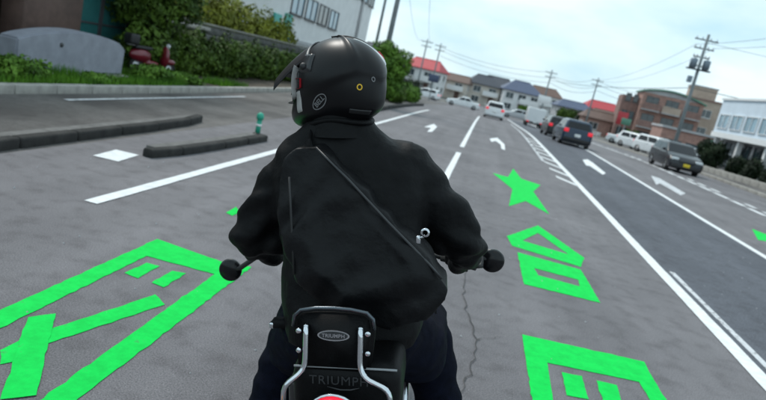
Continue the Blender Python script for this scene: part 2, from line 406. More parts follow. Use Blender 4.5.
# ------------------------------------------------------------------ shared materials
mat('wall_white', (0.70, 0.70, 0.70), 0.85, var=0.07, scale=1.2, bump=0.15)
mat('wall_cream', (0.58, 0.53, 0.47), 0.85, var=0.1, scale=1.5)
mat('wall_grey', (0.42, 0.42, 0.43), 0.85, var=0.1, scale=1.5)
mat('brick_pink', (0.34, 0.20, 0.165), 0.9, var=0.2, scale=2.5, bump=0.3)
mat('brick_dark', (0.24, 0.145, 0.125), 0.9, var=0.2, scale=2.5, bump=0.3)
mat('tan_render', (0.42, 0.33, 0.27), 0.9, var=0.12, scale=1.5)
mat('brown_tile', (0.115, 0.070, 0.058), 0.7, var=0.25, scale=3, bump=0.2)
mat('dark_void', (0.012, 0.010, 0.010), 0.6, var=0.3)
mat('glass', (0.035, 0.055, 0.065), 0.08, var=0.3, scale=0.7, spec=0.8)
mat('glass_teal', (0.03, 0.13, 0.13), 0.12, var=0.3, scale=0.7, spec=0.8)
mat('glass_blue', (0.16, 0.28, 0.36), 0.10, var=0.25, scale=0.6, spec=0.8)
mat('frame_white', (0.75, 0.75, 0.75), 0.5, var=0.05)
mat('frame_dark', (0.05, 0.05, 0.055), 0.5, var=0.1)
mat('roof_red', (0.42, 0.035, 0.045), 0.6, var=0.15, scale=3)
mat('roof_dark', (0.035, 0.04, 0.055), 0.6, var=0.25, scale=3, bump=0.3)
mat('roof_brown', (0.12, 0.07, 0.055), 0.7, var=0.25, scale=3, bump=0.3)
mat('roof_blue', (0.06, 0.08, 0.14), 0.6, var=0.2, scale=3, bump=0.3)
mat('roof_green', (0.10, 0.24, 0.17), 0.55, var=0.15, scale=2)
mat('teal_panel', (0.05, 0.38, 0.33), 0.5, var=0.1)
mat('pole_concrete', (0.20, 0.225, 0.235), 0.85, var=0.15, scale=3)
mat('steel_dark', (0.06, 0.07, 0.08), 0.5, 0.6, var=0.2)
mat('transformer_grey', (0.17, 0.21, 0.25), 0.5, 0.3, var=0.15)
mat('wire', (0.05, 0.055, 0.06), 0.6, var=0.1)
mat('bark', (0.10, 0.07, 0.05), 0.95, var=0.3, scale=9, bump=0.6)
mat('stone_sign', (0.26, 0.27, 0.315), 0.55, var=0.14, scale=4, bump=0.15, bscale=90)
def leafmat(name, dark, light, sc=1.4):
    m = mat(name, dark, 0.65, var=0.35, scale=sc, col2=light, spec=0.25)
    b = m.node_tree.nodes['Principled BSDF']; b.inputs['Subsurface Weight'].default_value = 0.0
    return m
leafmat('leaf_olive', (0.10, 0.125, 0.010), (0.27, 0.29, 0.03))
leafmat('leaf_dark', (0.014, 0.042, 0.006), (0.085, 0.15, 0.014))
leafmat('leaf_mid', (0.040, 0.115, 0.012), (0.14, 0.27, 0.03))
leafmat('leaf_deep', (0.006, 0.014, 0.006), (0.022, 0.045, 0.014))
leafmat('grass_blade', (0.04, 0.14, 0.010), (0.13, 0.30, 0.02))

# ------------------------------------------------------------------ plants
def leaves(blobs, n, size, seed, jag=0.3, up=0.3):
    rnd = random.Random(seed); vs = []; fs = []
    tot = sum(r[0] * r[1] + r[1] * r[2] + r[0] * r[2] for c, r in blobs)
    for c, r in blobs:
        k = int(n * (r[0] * r[1] + r[1] * r[2] + r[0] * r[2]) / tot)
        for _ in range(k):
            d = Vector((rnd.gauss(0, 1), rnd.gauss(0, 1), rnd.gauss(0, 1))).normalized()
            q = noise.noise(Vector((d.x * 2.3 + seed, d.y * 2.3 + c[0], d.z * 2.3 + c[1])))
            rr = (rnd.uniform(0.45, 1.0) ** 0.5) * (1 + jag * q * 2.0)
            if q < -0.28 and rnd.random() < 0.75: continue
            p = Vector((c[0] + d.x * r[0] * rr, c[1] + d.y * r[1] * rr, c[2] + d.z * r[2] * rr))
            if p.z < 0.02: continue
            nr = (d + Vector((rnd.uniform(-1, 1), rnd.uniform(-1, 1), rnd.uniform(-1, 1) + up)) * 0.9).normalized()
            t = nr.orthogonal().normalized(); t = Matrix.Rotation(rnd.uniform(0, 6.28), 3, nr) @ t; b = nr.cross(t)
            s = size * rnd.uniform(0.6, 1.3); o = len(vs)
            vs += [p - t * s, p + b * s * .5 + nr * s * .12, p + t * s, p - b * s * .5 + nr * s * .12]; fs.append((o, o + 1, o + 2, o + 3))
    m = MB(); m.add(vs, fs, False); return m
def fix_normals_off(mb, name, m, parent):
    me = bpy.data.meshes.new(name); me.from_pydata(mb.v, [], mb.f); me.update(); me.materials.append(MATS[m])
    o = bpy.data.objects.new(name, me); C.objects.link(o); o.parent = parent; return o
def shrub(name, loc, blobs, n, size, m, label, cat='shrub', group=None, trunk=None, seed=1, core=True):
    root = empty(name, loc, 0, label, cat, group)
    fix_normals_off(leaves(blobs, n, size, seed), 'crown', m, root)
    if trunk:
        h, r = trunk
        MB().tube([(0, 0, -0.05), (0.03, 0.02, h * .5), (-0.02, 0.03, h)], [r, r * .8, r * .55], 8).build('trunk', 'bark', root)
    for c, rr in blobs[:10]:
        MB().tube([(0 if trunk else c[0] * .8, 0 if trunk else c[1], trunk[0] * .6 if trunk else -0.03), (c[0] * .6 if trunk else c[0], c[1] * .8, c[2] * .7), (c[0], c[1], c[2] + rr[2] * .5)], [.04, .03, .012] if trunk else [.02, .016, .006], 6).build('limb' if trunk else 'stem', 'bark', root)
    return root
rnd = random.Random(11)
def hedge_blobs(length, h, d, n, seed):
    r = random.Random(seed); out = []
    for i in range(n):
        t = (i + .5) / n - .5
        out.append(((r.uniform(-.12, .12)) * d, t * length, h * r.uniform(.42, .55)))
    return [(c, (d * r.uniform(.45, .6), length / n * r.uniform(.75, .95), h * r.uniform(.45, .56))) for c in out]

# left verge: grass bank with stone sign
mat('soil', (0.06, 0.045, 0.03), 0.95, var=0.3, scale=6, bump=0.5)
mb = MB(); strip(mb, -10.6, -7.54, 2, 40, 0.07, 1.0); tag(mb.build('verge', 'soil'), kind='structure')
mb = MB(); strip(mb, -60, -10.6, -10, 76, 0.03, 1.0); tag(mb.build('yard', 'asphalt_lot'), kind='structure')
vs = []; fs = []; rg = random.Random(5)
for i in range(26000):
    x = rg.uniform(-10.4, -7.6); y = rg.uniform(7.2, 19.5)
    q = noise.noise(Vector((x * .9, y * .7, 3.1)))
    if q < -0.12 + (0.25 if y > 15.5 else 0) + (0.3 if y < 9 and x > -8.2 else 0): continue
    h = rg.uniform(.06, .20) * (1 + q * 1.2); a = rg.uniform(0, 6.28); wd = .012; dx, dy = math.cos(a), math.sin(a); lx, ly = rg.uniform(-.06, .06), rg.uniform(-.06, .06); o = len(vs)
    vs += [(x - dx * wd, y - dy * wd, .07), (x + dx * wd, y + dy * wd, .07), (x + lx, y + ly, .07 + h)]; fs.append((o, o + 1, o + 2))
mb = MB(); mb.add(vs, fs); o = fix_normals_off(mb, 'grass', 'grass_blade', None); tag(o, 'patchy bright green grass on the verge around the stone sign', 'grass', kind='stuff')
for i, (x, y, sx, sy, h) in enumerate([(-8.25, 10.0, .35, .7, .42), (-8.5, 15.1, .4, .9, .38), (-8.3, 16.2, .35, .8, .30), (-8.3, 9.0, .3, .6, .34), (-8.05, 12.2, .22, .5, .2)]):
    lab = ['low bright green bush at the near end of the stone sign', 'low bright green bush against the far end of the stone sign', 'flat bright green bush between the stone sign and the red scooter',
           'bright green bush furthest before the stone sign near the brown building', 'very low bright green bush in front of the stone sign'][i]
    shrub('low_bush', (x, y, .06), [((0, -sy * .4, h * .45), (sx, sy * .6, h * .55)), ((.05, sy * .4, h * .4), (sx * .9, sy * .6, h * .5)), ((-.05, 0, h * .6), (sx * .7, sy * .5, h * .45))], 2600, .05, 'leaf_mid', lab, 'bush', 'low bushes on the verge', seed=20 + i)
# stone sign: rounded top slab on a plinth
ss = empty('stone_sign', (-8.85, 12.25, 0.05), 0, 'wide grey stone sign slab with a gently arched top on the grass verge', 'stone sign')
poly = [(-1.75, 0.0), (1.7, 0.0), (1.72, .62)] + [(1.72 - 3.47 * t, .62 + .26 * math.sin(pi * (0.06 + t * .94)) ** .8 - .02 * t) for t in [i / 14 for i in range(1, 14)]] + [(-1.76, .60)]
bm = bmesh.new(); vv = [bm.verts.new((0, p[0], p[1])) for p in poly]; f = bm.faces.new(vv)
ex = bmesh.ops.extrude_face_region(bm, geom=[f]); bmesh.ops.translate(bm, vec=(-.42, 0, 0), verts=[e for e in ex['geom'] if isinstance(e, bmesh.types.BMVert)])
bmesh.ops.bevel(bm, geom=[e for e in bm.edges if e.calc_face_angle(0) > .6], offset=.035, segments=2, affect='EDGES'); bmesh.ops.translate(bm, vec=(.2, 0, .1), verts=bm.verts)
MB().frombm(bm).build('slab', 'stone_sign', ss)
MB().rbox((0, 0, .045), (.62, 3.8, .11), .02, 2).build('plinth', 'concrete', ss)
MB().lathe([(0, 0.0), (0, .05), (.02, .045), (.022, 0)], 14, (.2, -.55, .66)).build('emblem', 'frame_dark', ss)
# low block wall with pale coping, hedges before and behind
mat('coping_grey', (0.19, 0.185, 0.165), 0.9, var=0.25, scale=4, bump=0.3)
wall = empty('block_wall', (-10.6, 29.8, zg(29.8)), 0, 'long low grey block wall with pale coping between the hedges', 'wall')
mat('block_grey', (0.10, 0.10, 0.095), 0.95, var=0.3, scale=3, bump=0.4)
for k in range(16):
    for r_ in range(6):
        b = 'block'
        if k == 0 and r_ == 0: bme = MB().rbox((0, 0, 0), (.16, 1.39, .285), .012, 1).mesh('block', 'block_grey')
        o = bpy.data.objects.new('block', bme); C.objects.link(o); o.parent = wall; o.location = (0, (k - 7.5) * 1.4 + (.35 if r_ % 2 else -.35), .15 + .29 * r_)
for k in range(16):
    if k == 0: bme = MB().rbox((0, 0, 0), (.26, 1.39, .09), .015, 1).mesh('coping', 'coping_grey')
    o = bpy.data.objects.new('coping', bme); C.objects.link(o); o.parent = wall; o.location = (0, (k - 7.5) * 1.4, 1.80)
shrub('hedge', (-9.75, 20.6, .05), hedge_blobs(8.6, 1.45, 1.15, 9, 3), 17000, .075, 'leaf_dark', 'dark green clipped hedge in front of the block wall beside the scooter', 'hedge', seed=31)
shrub('hedge', (-9.75, 29.6, .0), hedge_blobs(8.6, 1.45, 1.1, 9, 4), 12000, .09, 'leaf_dark', 'dark green hedge in front of the block wall below the white building', 'hedge', seed=32)
shrub('hedge', (-11.9, 24.0, .03), hedge_blobs(9.5, 3.3, 1.7, 9, 5), 17000, .10, 'leaf_olive', 'tall olive green hedge rising behind the block wall', 'hedge', seed=33)
shrub('hedge', (-11.9, 32.3, -.03), hedge_blobs(6.0, 2.9, 1.5, 6, 6), 9000, .11, 'leaf_olive', 'olive brown hedge behind the block wall at the foot of the white building', 'hedge', seed=34)
shrub('hedge', (-12.3, 17.2, .03), hedge_blobs(4.6, 2.5, 1.5, 5, 7), 10000, .09, 'leaf_olive', 'yellowish olive hedge beside the canopy behind the scooter', 'hedge', seed=35)
shrub('garden_tree', (-10.2, 17.4, .03), [((0, 0, 1.7), (.8, 1.1, .7)), ((.3, .8, 2.3), (.9, .9, .7)), ((-.2, -.7, 2.4), (.9, .9, .8)), ((0, 0, 3.0), (.9, 1.0, .7))], 12000, .075, 'leaf_dark', 'dark leafy garden tree between the brown building and the scooter', 'tree', trunk=(1.9, .09), seed=41)
# tree beside the pole, and bushes further along the left kerb
shrub('street_tree', (-4.75, 28.6, .0), [((0, 0, 1.5), (.75, .8, .7)), ((-.5, .2, 2.1), (.8, .8, .65)), ((.35, .3, 2.0), (.6, .7, .6)), ((-.3, .2, 2.4), (.5, .6, .45)), ((-.9, .4, 1.3), (.6, .6, .7)), ((.2, -.2, .9), (.6, .6, .5))], 15000, .075, 'leaf_mid', 'bright green bushy tree by the concrete pole at the left kerb', 'tree', trunk=(1.6, .08), seed=42)
shrub('roadside_bush', (-5.2, 34.5, zg(34.5)), [((0, 0, .5), (.6, .8, .5)), ((.1, 1.2, .45), (.5, .7, .45)), ((-.2, 2.2, .5), (.6, .7, .5))], 6000, .075, 'leaf_dark', 'low dark green bush along the kerb behind the bushy tree', 'bush', seed=43)
shrub('roadside_bush', (-5.6, 43, zg(43)), [((0, 0, .55), (.7, .9, .55)), ((.3, 1.6, .5), (.6, .8, .5)), ((-.4, 3, .6), (.8, .9, .6))], 6000, .09, 'leaf_mid', 'mid green bush at the kerb before the red roofed house', 'bush', seed=44)
shrub('roadside_bush', (-9.5, 62, zg(62)), [((0, 0, 1.0), (1.4, 1.6, 1.0)), ((1.5, 1, .9), (1.2, 1.4, .9)), ((-1.6, .5, 1.2), (1.3, 1.3, 1.2))], 6000, .13, 'leaf_deep', 'wide very dark bush in front of the red roofed house', 'bush', seed=45)
# kei style bushes on the right
shrub('roadside_bush', (15.2, 44.5, zg(44.5) + .1), [((0, 0, .9), (.75, .8, .85)), ((.5, .6, 1.3), (.7, .7, .7)), ((-.3, .5, 1.5), (.5, .6, .55))], 8000, .08, 'leaf_deep', 'round very dark bush beside the black car, before the white building', 'bush', seed=46)
for i, (y, h, lab) in enumerate([(39.6, 1.25, 'dark potted looking shrub under the windows of the white building, far end'), (37.2, 1.35, 'dark shrub in the middle of the row under the white building windows'), (34.8, 1.2, 'dark shrub under the white building windows, next to the road end')]):
    shrub('wall_shrub', (15.0, y, .1), [((0, 0, h * .45), (.45, .6, h * .5)), ((.1, .5, h * .4), (.4, .5, h * .42)), ((0, -.4, h * .6), (.4, .45, h * .42))], 4000, .07, 'leaf_deep', lab, 'shrub', 'shrubs under the white building', seed=50 + i)

# ------------------------------------------------------------------ buildings
WIN = {}
def window(parent, c, wd, h, axis, m='glass', fr='frame_white', mull=1, sill=True, dark_frame=False):
    """axis 'x': faces +x/-x (plane normal x), axis 'y': plane normal y. c is the wall surface point, outward sign in c[3]"""
    x, y, z, s = c; t = 0.05
    key = (round(wd, 2), round(h, 2), axis, s, m, fr, mull)
    if key not in WIN:
        fb = MB(); d = .08
        def bx(u0, u1, v0, v1, w0, w1, mbx):
            if axis == 'x': mbx.box((s * (w0 + w1) / 2, (u0 + u1) / 2, (v0 + v1) / 2), (abs(w1 - w0), u1 - u0, v1 - v0))
            else: mbx.box(((u0 + u1) / 2, s * (w0 + w1) / 2, (v0 + v1) / 2), (u1 - u0, abs(w1 - w0), v1 - v0))
        bx(-wd / 2 - t, wd / 2 + t, h / 2, h / 2 + t, -.05, d, fb); bx(-wd / 2 - t, wd / 2 + t, -h / 2 - t, -h / 2, -.05, d, fb)
        bx(-wd / 2 - t, -wd / 2, -h / 2, h / 2, -.05, d - .003, fb); bx(wd / 2, wd / 2 + t, -h / 2, h / 2, -.05, d - .003, fb)
        for k in range(mull):
            u = -wd / 2 + wd * (k + 1) / (mull + 1); bx(u - .025, u + .025, -h / 2, h / 2, -.05, d - .02, fb)
        pb = MB(); bx(-wd / 2, wd / 2, -h / 2, h / 2, -.05, .02, pb)
        sb = MB(); bx(-wd / 2 - .12, wd / 2 + .12, -h / 2 - t - .07, -h / 2 - t - .002, -.04, .14, sb)
        WIN[key] = (fb.mesh('window', fr), pb.mesh('pane', m), sb.mesh('sill', fr))
    a, b, e = WIN[key]
    o = bpy.data.objects.new('window', a); C.objects.link(o); o.parent = parent; o.location = (x, y, z)
    p = bpy.data.objects.new('pane', b); C.objects.link(p); p.parent = o
    if sill: q = bpy.data.objects.new('sill', e); C.objects.link(q); q.parent = o
    return o
def gable_roof(wd, d, h, over, th=.12, hip=0.0):
    W, D = wd / 2 + over, d / 2 + over; m = MB(); hx = W * hip
    vs = [(-W, -D, 0), (W, -D, 0), (W, D, 0), (-W, D, 0), (-W + hx, 0, h), (W - hx, 0, h)]
    top = [(a, b, c + th) for a, b, c in vs]
    fs = [(0, 1, 5, 4), (2, 3, 4, 5), (1, 2, 5), (3, 0, 4)]
    m.add(top, fs); m.add(vs, [tuple(reversed(f)) for f in fs])
    m.add(vs[:4] + top[:4], [(0, 1, 5, 4), (1, 2, 6, 5), (2, 3, 7, 6), (3, 0, 4, 7)]); return m
def house(name, x, y, wd, d, h, rh, wall, roof, label, rz=0.0, hip=0.5, storeys=2, chimney=False, group=None, cat='house'):
    z0 = zg(y); root = empty(name, (x, y, z0), rz, label, cat, group)
    MB().box((0, 0, h / 2), (wd, d, h)).build('wall', wall, root)
    r = gable_roof(wd, d, rh, .45, hip=hip).build('roof', roof, root, (0, 0, h + .003))
    MB().tube([(-wd * .3, 0, rh * .55 + .1), (wd * .3, 0, rh * 1.0 + .02)], .01, 4)
    rb = MB(); hx = (wd / 2 + .45) * hip; rb.tube([(-(wd / 2 + .45) + hx, 0, rh + .13), ((wd / 2 + .45) - hx, 0, rh + .13)], .10, 6); rb.build('ridge', roof, r)
    if chimney: MB().box((wd * .25, .3, rh + .3), (.5, .5, .9)).build('chimney', 'wall_grey', r)
    sh = h / storeys
    nwin = max(2, int(wd / 2.6))
    for st in range(storeys):
        for i in range(nwin):
            wx = -wd / 2 + wd * (i + .5) / nwin
            if st == 0 and i == nwin // 2:
                dd = MB().box((0, 0, 1.0), (.95, .12, 2.0)).build('door', 'roof_brown', root, (wx, -d / 2 - .03, .02)); MB().rbox((.35, -.09, 1.0), (.04, .05, .18), .01, 1).build('handle', 'steel_dark', dd)
            else: window(root, (wx, -d / 2, st * sh + sh * .55, -1), 1.5, 1.15, 'y')
        for sgn in (-1, 1):
            for wy in (-d * .22, d * .22): window(root, (sgn * wd / 2, wy, st * sh + sh * .55, sgn), 1.2, 1.1, 'x')
    if storeys == 2:
        bl = MB(); bl.box((wd * .18, -d / 2 - .55, sh + .02), (wd * .5, 1.1, .12)); bl = bl.build('balcony', wall, root)
        rl = MB(); rl.box((wd * .18, -d / 2 - 1.06, sh + .6), (wd * .5, .08, .95)); rl.build('railing', 'frame_white', bl)
    return root

# brown building at the far left (porch with pillars, dark entrance and teal glazing)
bb = empty('brown_building', (-10.9, 11.0, 0.03), 0, 'dark brown tiled building with deep porch behind the stone sign', 'building')
MB().box((-3.6, 0.6, 3.6), (4.0, 15.4, 7.2)).build('wall', 'brown_tile', bb)
MB().box((-.55, 0.6, 5.0), (2.1, 15.4, 4.4)).build('upper_storey', 'brown_tile', bb)
for yv, wv in ((-6.3, 1.4), (-2.2, .6), (2.72, 2.0)): MB().rbox((.2, yv, 1.4), (.6, wv, 2.8), .03, 1).build('pillar', 'brown_tile', bb)
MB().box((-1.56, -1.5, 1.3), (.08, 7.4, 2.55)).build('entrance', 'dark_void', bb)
for k in range(3):
    fr = MB()
    for u in (-.6, .6): fr.box((0, u, 1.35), (.08, .07, 2.7))
    fr.box((0, 0, 2.72), (.081, 1.27, .07)); fr.box((0, 0, .05), (.081, 1.27, .1)); fr.box((0, 0, 1.1), (.078, 1.13, .05))
    f_ = fr.build('glazing_bay', 'frame_dark', bb, (.1, 4.4 + 1.28 * k, 0)); MB().box((0, 0, 1.35), (.03, 1.13, 2.6)).build('pane', 'glass_teal', f_)
# grey canopy above the scooter
cn = empty('bicycle_canopy', (-11.3, 20.3, .03), 0, 'low dark flat roofed cycle canopy with pale edge behind the scooter', 'canopy')
MB().rbox((0, 0, 1.62), (1.6, 3.6, .08), .02, 1).build('roof', 'frame_dark', cn)
MB().rbox((.81, 0, 1.60), (.05, 3.64, .14), .01, 1).build('fascia', 'concrete', cn)
for yv in (-1.5, 1.5): MB().tube([(.5, yv, 0), (.5, yv, 1.58)], .03, 8).build('post', 'steel_dark', cn)

# white block behind the hedges on the left
wb = empty('white_office_block', (-17.0, 47.5, zg(44)), 0, 'tall white office block with a dark window band behind the left hedges', 'building')
MB().box((0, 0, 6.0), (8.0, 27.0, 12.4)).build('wall', 'wall_white', wb)
MB().box((0, 0, 12.33), (8.3, 27.3, .3)).build('parapet', 'wall_grey', wb)
for st in range(3):
    zc = 4.55 + 3.3 * st
    for k in range(9):
        yv = -12.6 + 3.0 * k
        if st == 0 and not 0 < k < 5: continue
        window(wb, (4.0, yv + 1.0, zc, 1), 2.3, 1.25, 'x', 'glass_blue' if (k + st) % 3 else 'glass', 'frame_dark', 1)
for k in range(2): MB().box((4.06, -11.9 + 1.9 * k, 2.75 + .2 * k), (.12, 1.2, 1.6)).build('teal_panel', 'teal_panel', wb)
MB().tube([(4.15, 8.6, 0), (4.15, 8.6, 12)], .12, 8).build('drainpipe', 'wall_grey', wb)
MB().box((4.05, 0, 2.3), (.1, 26.9, .22)).build('band', 'wall_grey', wb)

# houses beyond the junction
house('house', -13.6, 126, 7.2, 7.0, 4.6, 1.9, 'wall_white', 'roof_red', 'white two storey house with a bright red roof beyond the junction', R(-12), .35)
house('house', -8.0, 134, 7.0, 7.0, 3.6, 1.4, 'wall_cream', 'roof_brown', 'cream house with long brown roof right of the red roofed house', R(-8), .2)
house('house', -2.0, 138, 6.6, 7.0, 4.2, 2.0, 'wall_cream', 'roof_dark', 'cream house with dark hipped roof, second from the red roofed house', R(10), .55)
house('house', 5.9, 136, 7.8, 7.5, 4.4, 2.2, 'wall_white', 'roof_blue', 'white house with steep navy hipped roof beyond the white hatchback', R(8), .62)
house('house', 1.0, 160, 8, 7, 5.0, 2, 'wall_grey', 'roof_dark', 'grey house half hidden behind the dark hipped roof', R(0), .4)
house('house', 19.0, 150, 8, 7, 3.6, 1.6, 'wall_grey', 'roof_blue', 'grey house with blue roof right of the navy hipped roof', R(6), .4)
house('house', 26.0, 142, 9, 8, 3.2, 1.5, 'wall_cream', 'roof_brown', 'low cream house with brown roof left of the brick apartments', R(-5), .3)
house('house', -22, 118, 8, 8, 5.0, 2.0, 'wall_grey', 'roof_dark', 'grey house with dark roof left of the red roofed house', R(0), .4)
house('house', 14.5, 185, 10, 8, 5.5, 2.2, 'wall_white', 'roof_brown', 'pale house with brown roof far back between the poles', R(0), .4)
house('house', 30.0, 178, 10, 8, 5.0, 2.2, 'wall_grey', 'roof_red', 'grey house with dull red roof far behind the low cream house', R(4), .4)
house('house', -2.0, 190, 10, 8, 5.2, 2.0, 'wall_white', 'roof_dark', 'pale house with dark roof farthest along the road', R(0), .4)
house('shop_house', 20.5, 118, 7, 6, 2.7, 1.3, 'brick_pink', 'roof_brown', 'low reddish house with brown roof at the corner by the apartments', R(0), .25, 1)

# brick apartments with curved green roof
ap = empty('apartment_block', (29.5, 114, zg(114)), R(-6), 'pink brick apartment block with curved green roof and balconies', 'building')
MB().box((0, 0, 4.4), (9.4, 10, 8.8)).build('wall', 'brick_pink', ap)
MB().box((-6.1, 1.5, 3.9), (2.9, 8, 7.8)).build('stair_tower', 'brick_dark', ap)
rf = MB(); vs = []; N = 14
for i in range(N + 1):
    t = i / N; xx = -5.0 + 10.0 * t; zz = 8.85 + 1.5 * math.sin(pi * (.18 + .72 * t)) - .75
    for yv in (-5.4, 5.4): vs += [(xx, yv, zz + .22), (xx, yv, zz)]
fs = []
for i in range(N):
    a, b = i * 4, i * 4 + 4
    fs += [(a, b, b + 2, a + 2), (a + 1, a + 3, b + 3, b + 1), (a, a + 1, b + 1, b), (a + 2, b + 2, b + 3, a + 3)]
fs += [(0, 2, 3, 1), (N * 4, N * 4 + 1, N * 4 + 3, N * 4 + 2)]
rf.add(vs, fs); rf.build('roof', 'roof_green', ap)
MB().prism([(-4.7, 8.79)] + [(-5.0 + 10 * t, 8.85 + 1.5 * math.sin(pi * (.18 + .72 * t)) - .77) for t in [.03 + .94 * i / 12 for i in range(13)]] + [(4.7, 8.79)], 9.9, (0, 4.95, 0), (1, 0, 0), (0, 0, 1)).build('gable_wall', 'wall_grey', ap)
for st in range(3):
    zc = .25 + 2.9 * st
    for k in range(3):
        xc = -3.1 + 3.1 * k
        window(ap, (xc, -5.0, zc + 1.35, -1), 1.9, 1.7, 'y', 'glass', 'frame_dark', 1, False)
        if st:
            bl = MB(); bl.box((xc, -5.62, zc), (2.8, 1.2, .15)); bl = bl.build('balcony', 'wall_grey', ap); MB().box((xc, -6.17, zc + .62), (2.8, .1, 1.08)).build('railing', 'tan_render' if k % 2 else 'brick_dark', bl)
    for wy in (-3.2, 0, 3.2): window(ap, (4.7, wy, zc + 1.4, 1), 1.2, 1.1, 'x', 'glass', 'frame_white', 1)
    window(ap, (-6.6, -2.5, zc + 1.5, -1), .8, 1.2, 'y', 'glass', 'frame_dark', 0); window(ap, (-5.4, -2.5, zc + 1.5, -1), .7, 1.2, 'y', 'glass', 'frame_dark', 0)
# tan apartments behind, with a roof tower
tb = empty('tan_tower_block', (37.5, 122, zg(122)), R(-6), 'tan apartment block with a square roof tower behind the big transformer pole', 'building')
MB().box((0, 0, 5.0), (9.5, 9, 10.0)).build('wall', 'tan_render', tb)
MB().box((-.8, 0, 11.1), (4.2, 4.2, 2.4)).build('roof_tower', 'tan_render', tb); MB().box((-.8, 0, 12.38), (4.5, 4.5, .2)).build('tower_cap', 'wall_grey', tb)
MB().box((0, 0, 10.06), (9.8, 9.3, .3)).build('parapet', 'brick_dark', tb)
for st in range(3):
    for k in range(3): window(tb, (-3.1 + 3.1 * k, -4.5, 1.6 + 3.1 * st, -1), 1.7, 1.3, 'y', 'glass', 'frame_white', 1)
# annex between the van and the apartments
an = empty('corner_shop', (27.0, 84, zg(84) + .02), R(-4), 'low dull pink shop with green sign board beyond the parked white cars', 'shop')
MB().box((0, 0, 1.7), (11, 7, 3.4)).build('wall', 'brick_pink', an); MB().box((0, -.05, 3.5), (11.3, 7.4, .25)).build('roof', 'wall_grey', an)
MB().rbox((1.8, -3.62, 2.75), (4.5, .16, .8), .02, 1).build('sign_board', 'roof_green', an)
for k in range(4): window(an, (-4 + 2.6 * k, -3.5, 1.25, -1), 2.0, 1.7, 'y', 'glass', 'frame_dark', 1, False)

# white office on the right
wo = empty('white_office', (20.5, 35.0, zg(40) + .08), 0, 'low white office with blue upper windows and dark ground floor beside the road', 'building')
mat('office_wall', (0.60, 0.68, 0.76), 0.7, var=0.06, scale=1.2)
MB().box((0, 0, 4.15), (9.0, 26, 2.5)).build('upper_wall', 'office_wall', wo)
MB().box((.35, 0, 1.45), (8.3, 25.6, 2.9)).build('ground_floor', 'wall_grey', wo)
MB().box((0, 0, 5.48), (9.2, 26.2, .16)).build('parapet', 'frame_white', wo)
MB().box((-4.35, 0, 2.70), (.5, 26, .38)).build('canopy', 'frame_white', wo)
for k in range(11): window(wo, (-4.5, -11.5 + 2.3 * k, 3.75, -1), 1.75, 1.0, 'x', 'glass_blue', 'frame_white', 1, False)
for k in range(10): window(wo, (-3.8, -11.2 + 2.45 * k, 1.35, -1), 1.8, 1.9, 'x', 'glass', 'frame_dark', 1, False)
for k in range(7): MB().box((-4.2, -12.6 + 4.2 * k, 1.25), (.3, .3, 2.5)).build('column', 'frame_white', wo)
# low planter wall in front of it
wo.scale = (1, 1, .9)
kerb_run('planter_kerb', '', [(14.2, 30.5), (14.2, 47)], 0.32, 0.2, 'concrete', 1.0, dz=.1)

# ------------------------------------------------------------------ utility poles and wires
def pole(x, y, h, label, arms=2, transformer=False, group='concrete utility poles', dx=0.0, r=.16, azim=0.0, mid=0):
    root = empty('utility_pole', (x, y, zg(y)), azim, label, 'utility pole', group)
    MB().tube([(0, 0, -.1), (dx * .5, 0, h * .5), (dx, 0, h)], [r, r * .8, r * .62], 12).build('shaft', 'pole_concrete', root)
    for k in range(arms):
        z = h - .5 - .75 * k; a = MB(); a.box((dx, .13, z), (2.0 - .3 * k, .09, .1)); a = a.build('crossarm', 'steel_dark', root)
        for u in (-.85 + .1 * k, -.35, .35, .85 - .1 * k): MB().lathe([(0, .0), (0, .05), (.05, .035), (.08, .055), (.12, .04), (.16, .05), (.2, 0)], 8, (dx + u, .13, z + .05), 'z').build('insulator', 'wall_grey', a)
    if transformer:
        for u in (-.55, .55):
            t = MB().lathe([(0, 0), (0, .30), (.75, .32), (.8, .26), (.86, 0)], 14, (dx + u, -.1, h - 3.0), 'z').build('transformer', 'transformer_grey', root)
            MB().tube([(dx + u, -.1, h - 2.2), (dx + u * .9, -.1, h - 1.9)], .05, 6).build('bushing', 'wall_grey', t)
        MB().box((dx, -.1, h - 3.1), (2.0, .5, .1)).build('platform', 'steel_dark', root)
        MB().box((dx - .4, .1, h - 4.0), (.35, .4, .55)).build('switch_box', 'transformer_grey', root)
    for k in range(5 if h > 9 and r > .15 else 0):
        MB().tube([(-.3, 0, 2.4 + .5 * k), (.3, 0, 2.4 + .5 * k)], .012, 5).build('step', 'steel_dark', root)
    return root
pole(17.2, 60, 11.3, 'tall pole with transformers and crossarms near the white office', 4, True, dx=-.1, r=.19)
pole(-5.55, 31.5, 10.5, 'concrete pole beside the bushy tree at the left kerb', 3, False, r=.15)
pole(-6.6, 33.8, 9.5, 'thinner pole just behind the concrete pole at the left kerb', 2, False, r=.09)
pole(-12.5, 108, 9.4, 'pole standing left of the bright red roof', 2)
pole(-10.5, 112, 9.4, 'pole standing right in front of the bright red roof', 2)
pole(9.0, 110, 9.0, 'pole behind the white truck, right of the navy hipped roof', 2)
pole(16.7, 110, 9.4, 'pole left of the brick apartments', 2)
def wire(pts, label, group='overhead wires', r=.016, sag=.5):
    P_ = []
    for (a, b) in zip(pts, pts[1:]):
        a, b = Vector(a), Vector(b)
        for i in range(14):
            t = i / 14; p = a.lerp(b, t); p.z -= sag * 4 * t * (1 - t); P_.append(p)
    P_.append(Vector(pts[-1]))
    mb = MB(); mb.tube(P_, r, 5); return tag(mb.build('overhead_wire', 'wire'), label, 'wire', group)
z110 = zg(110)
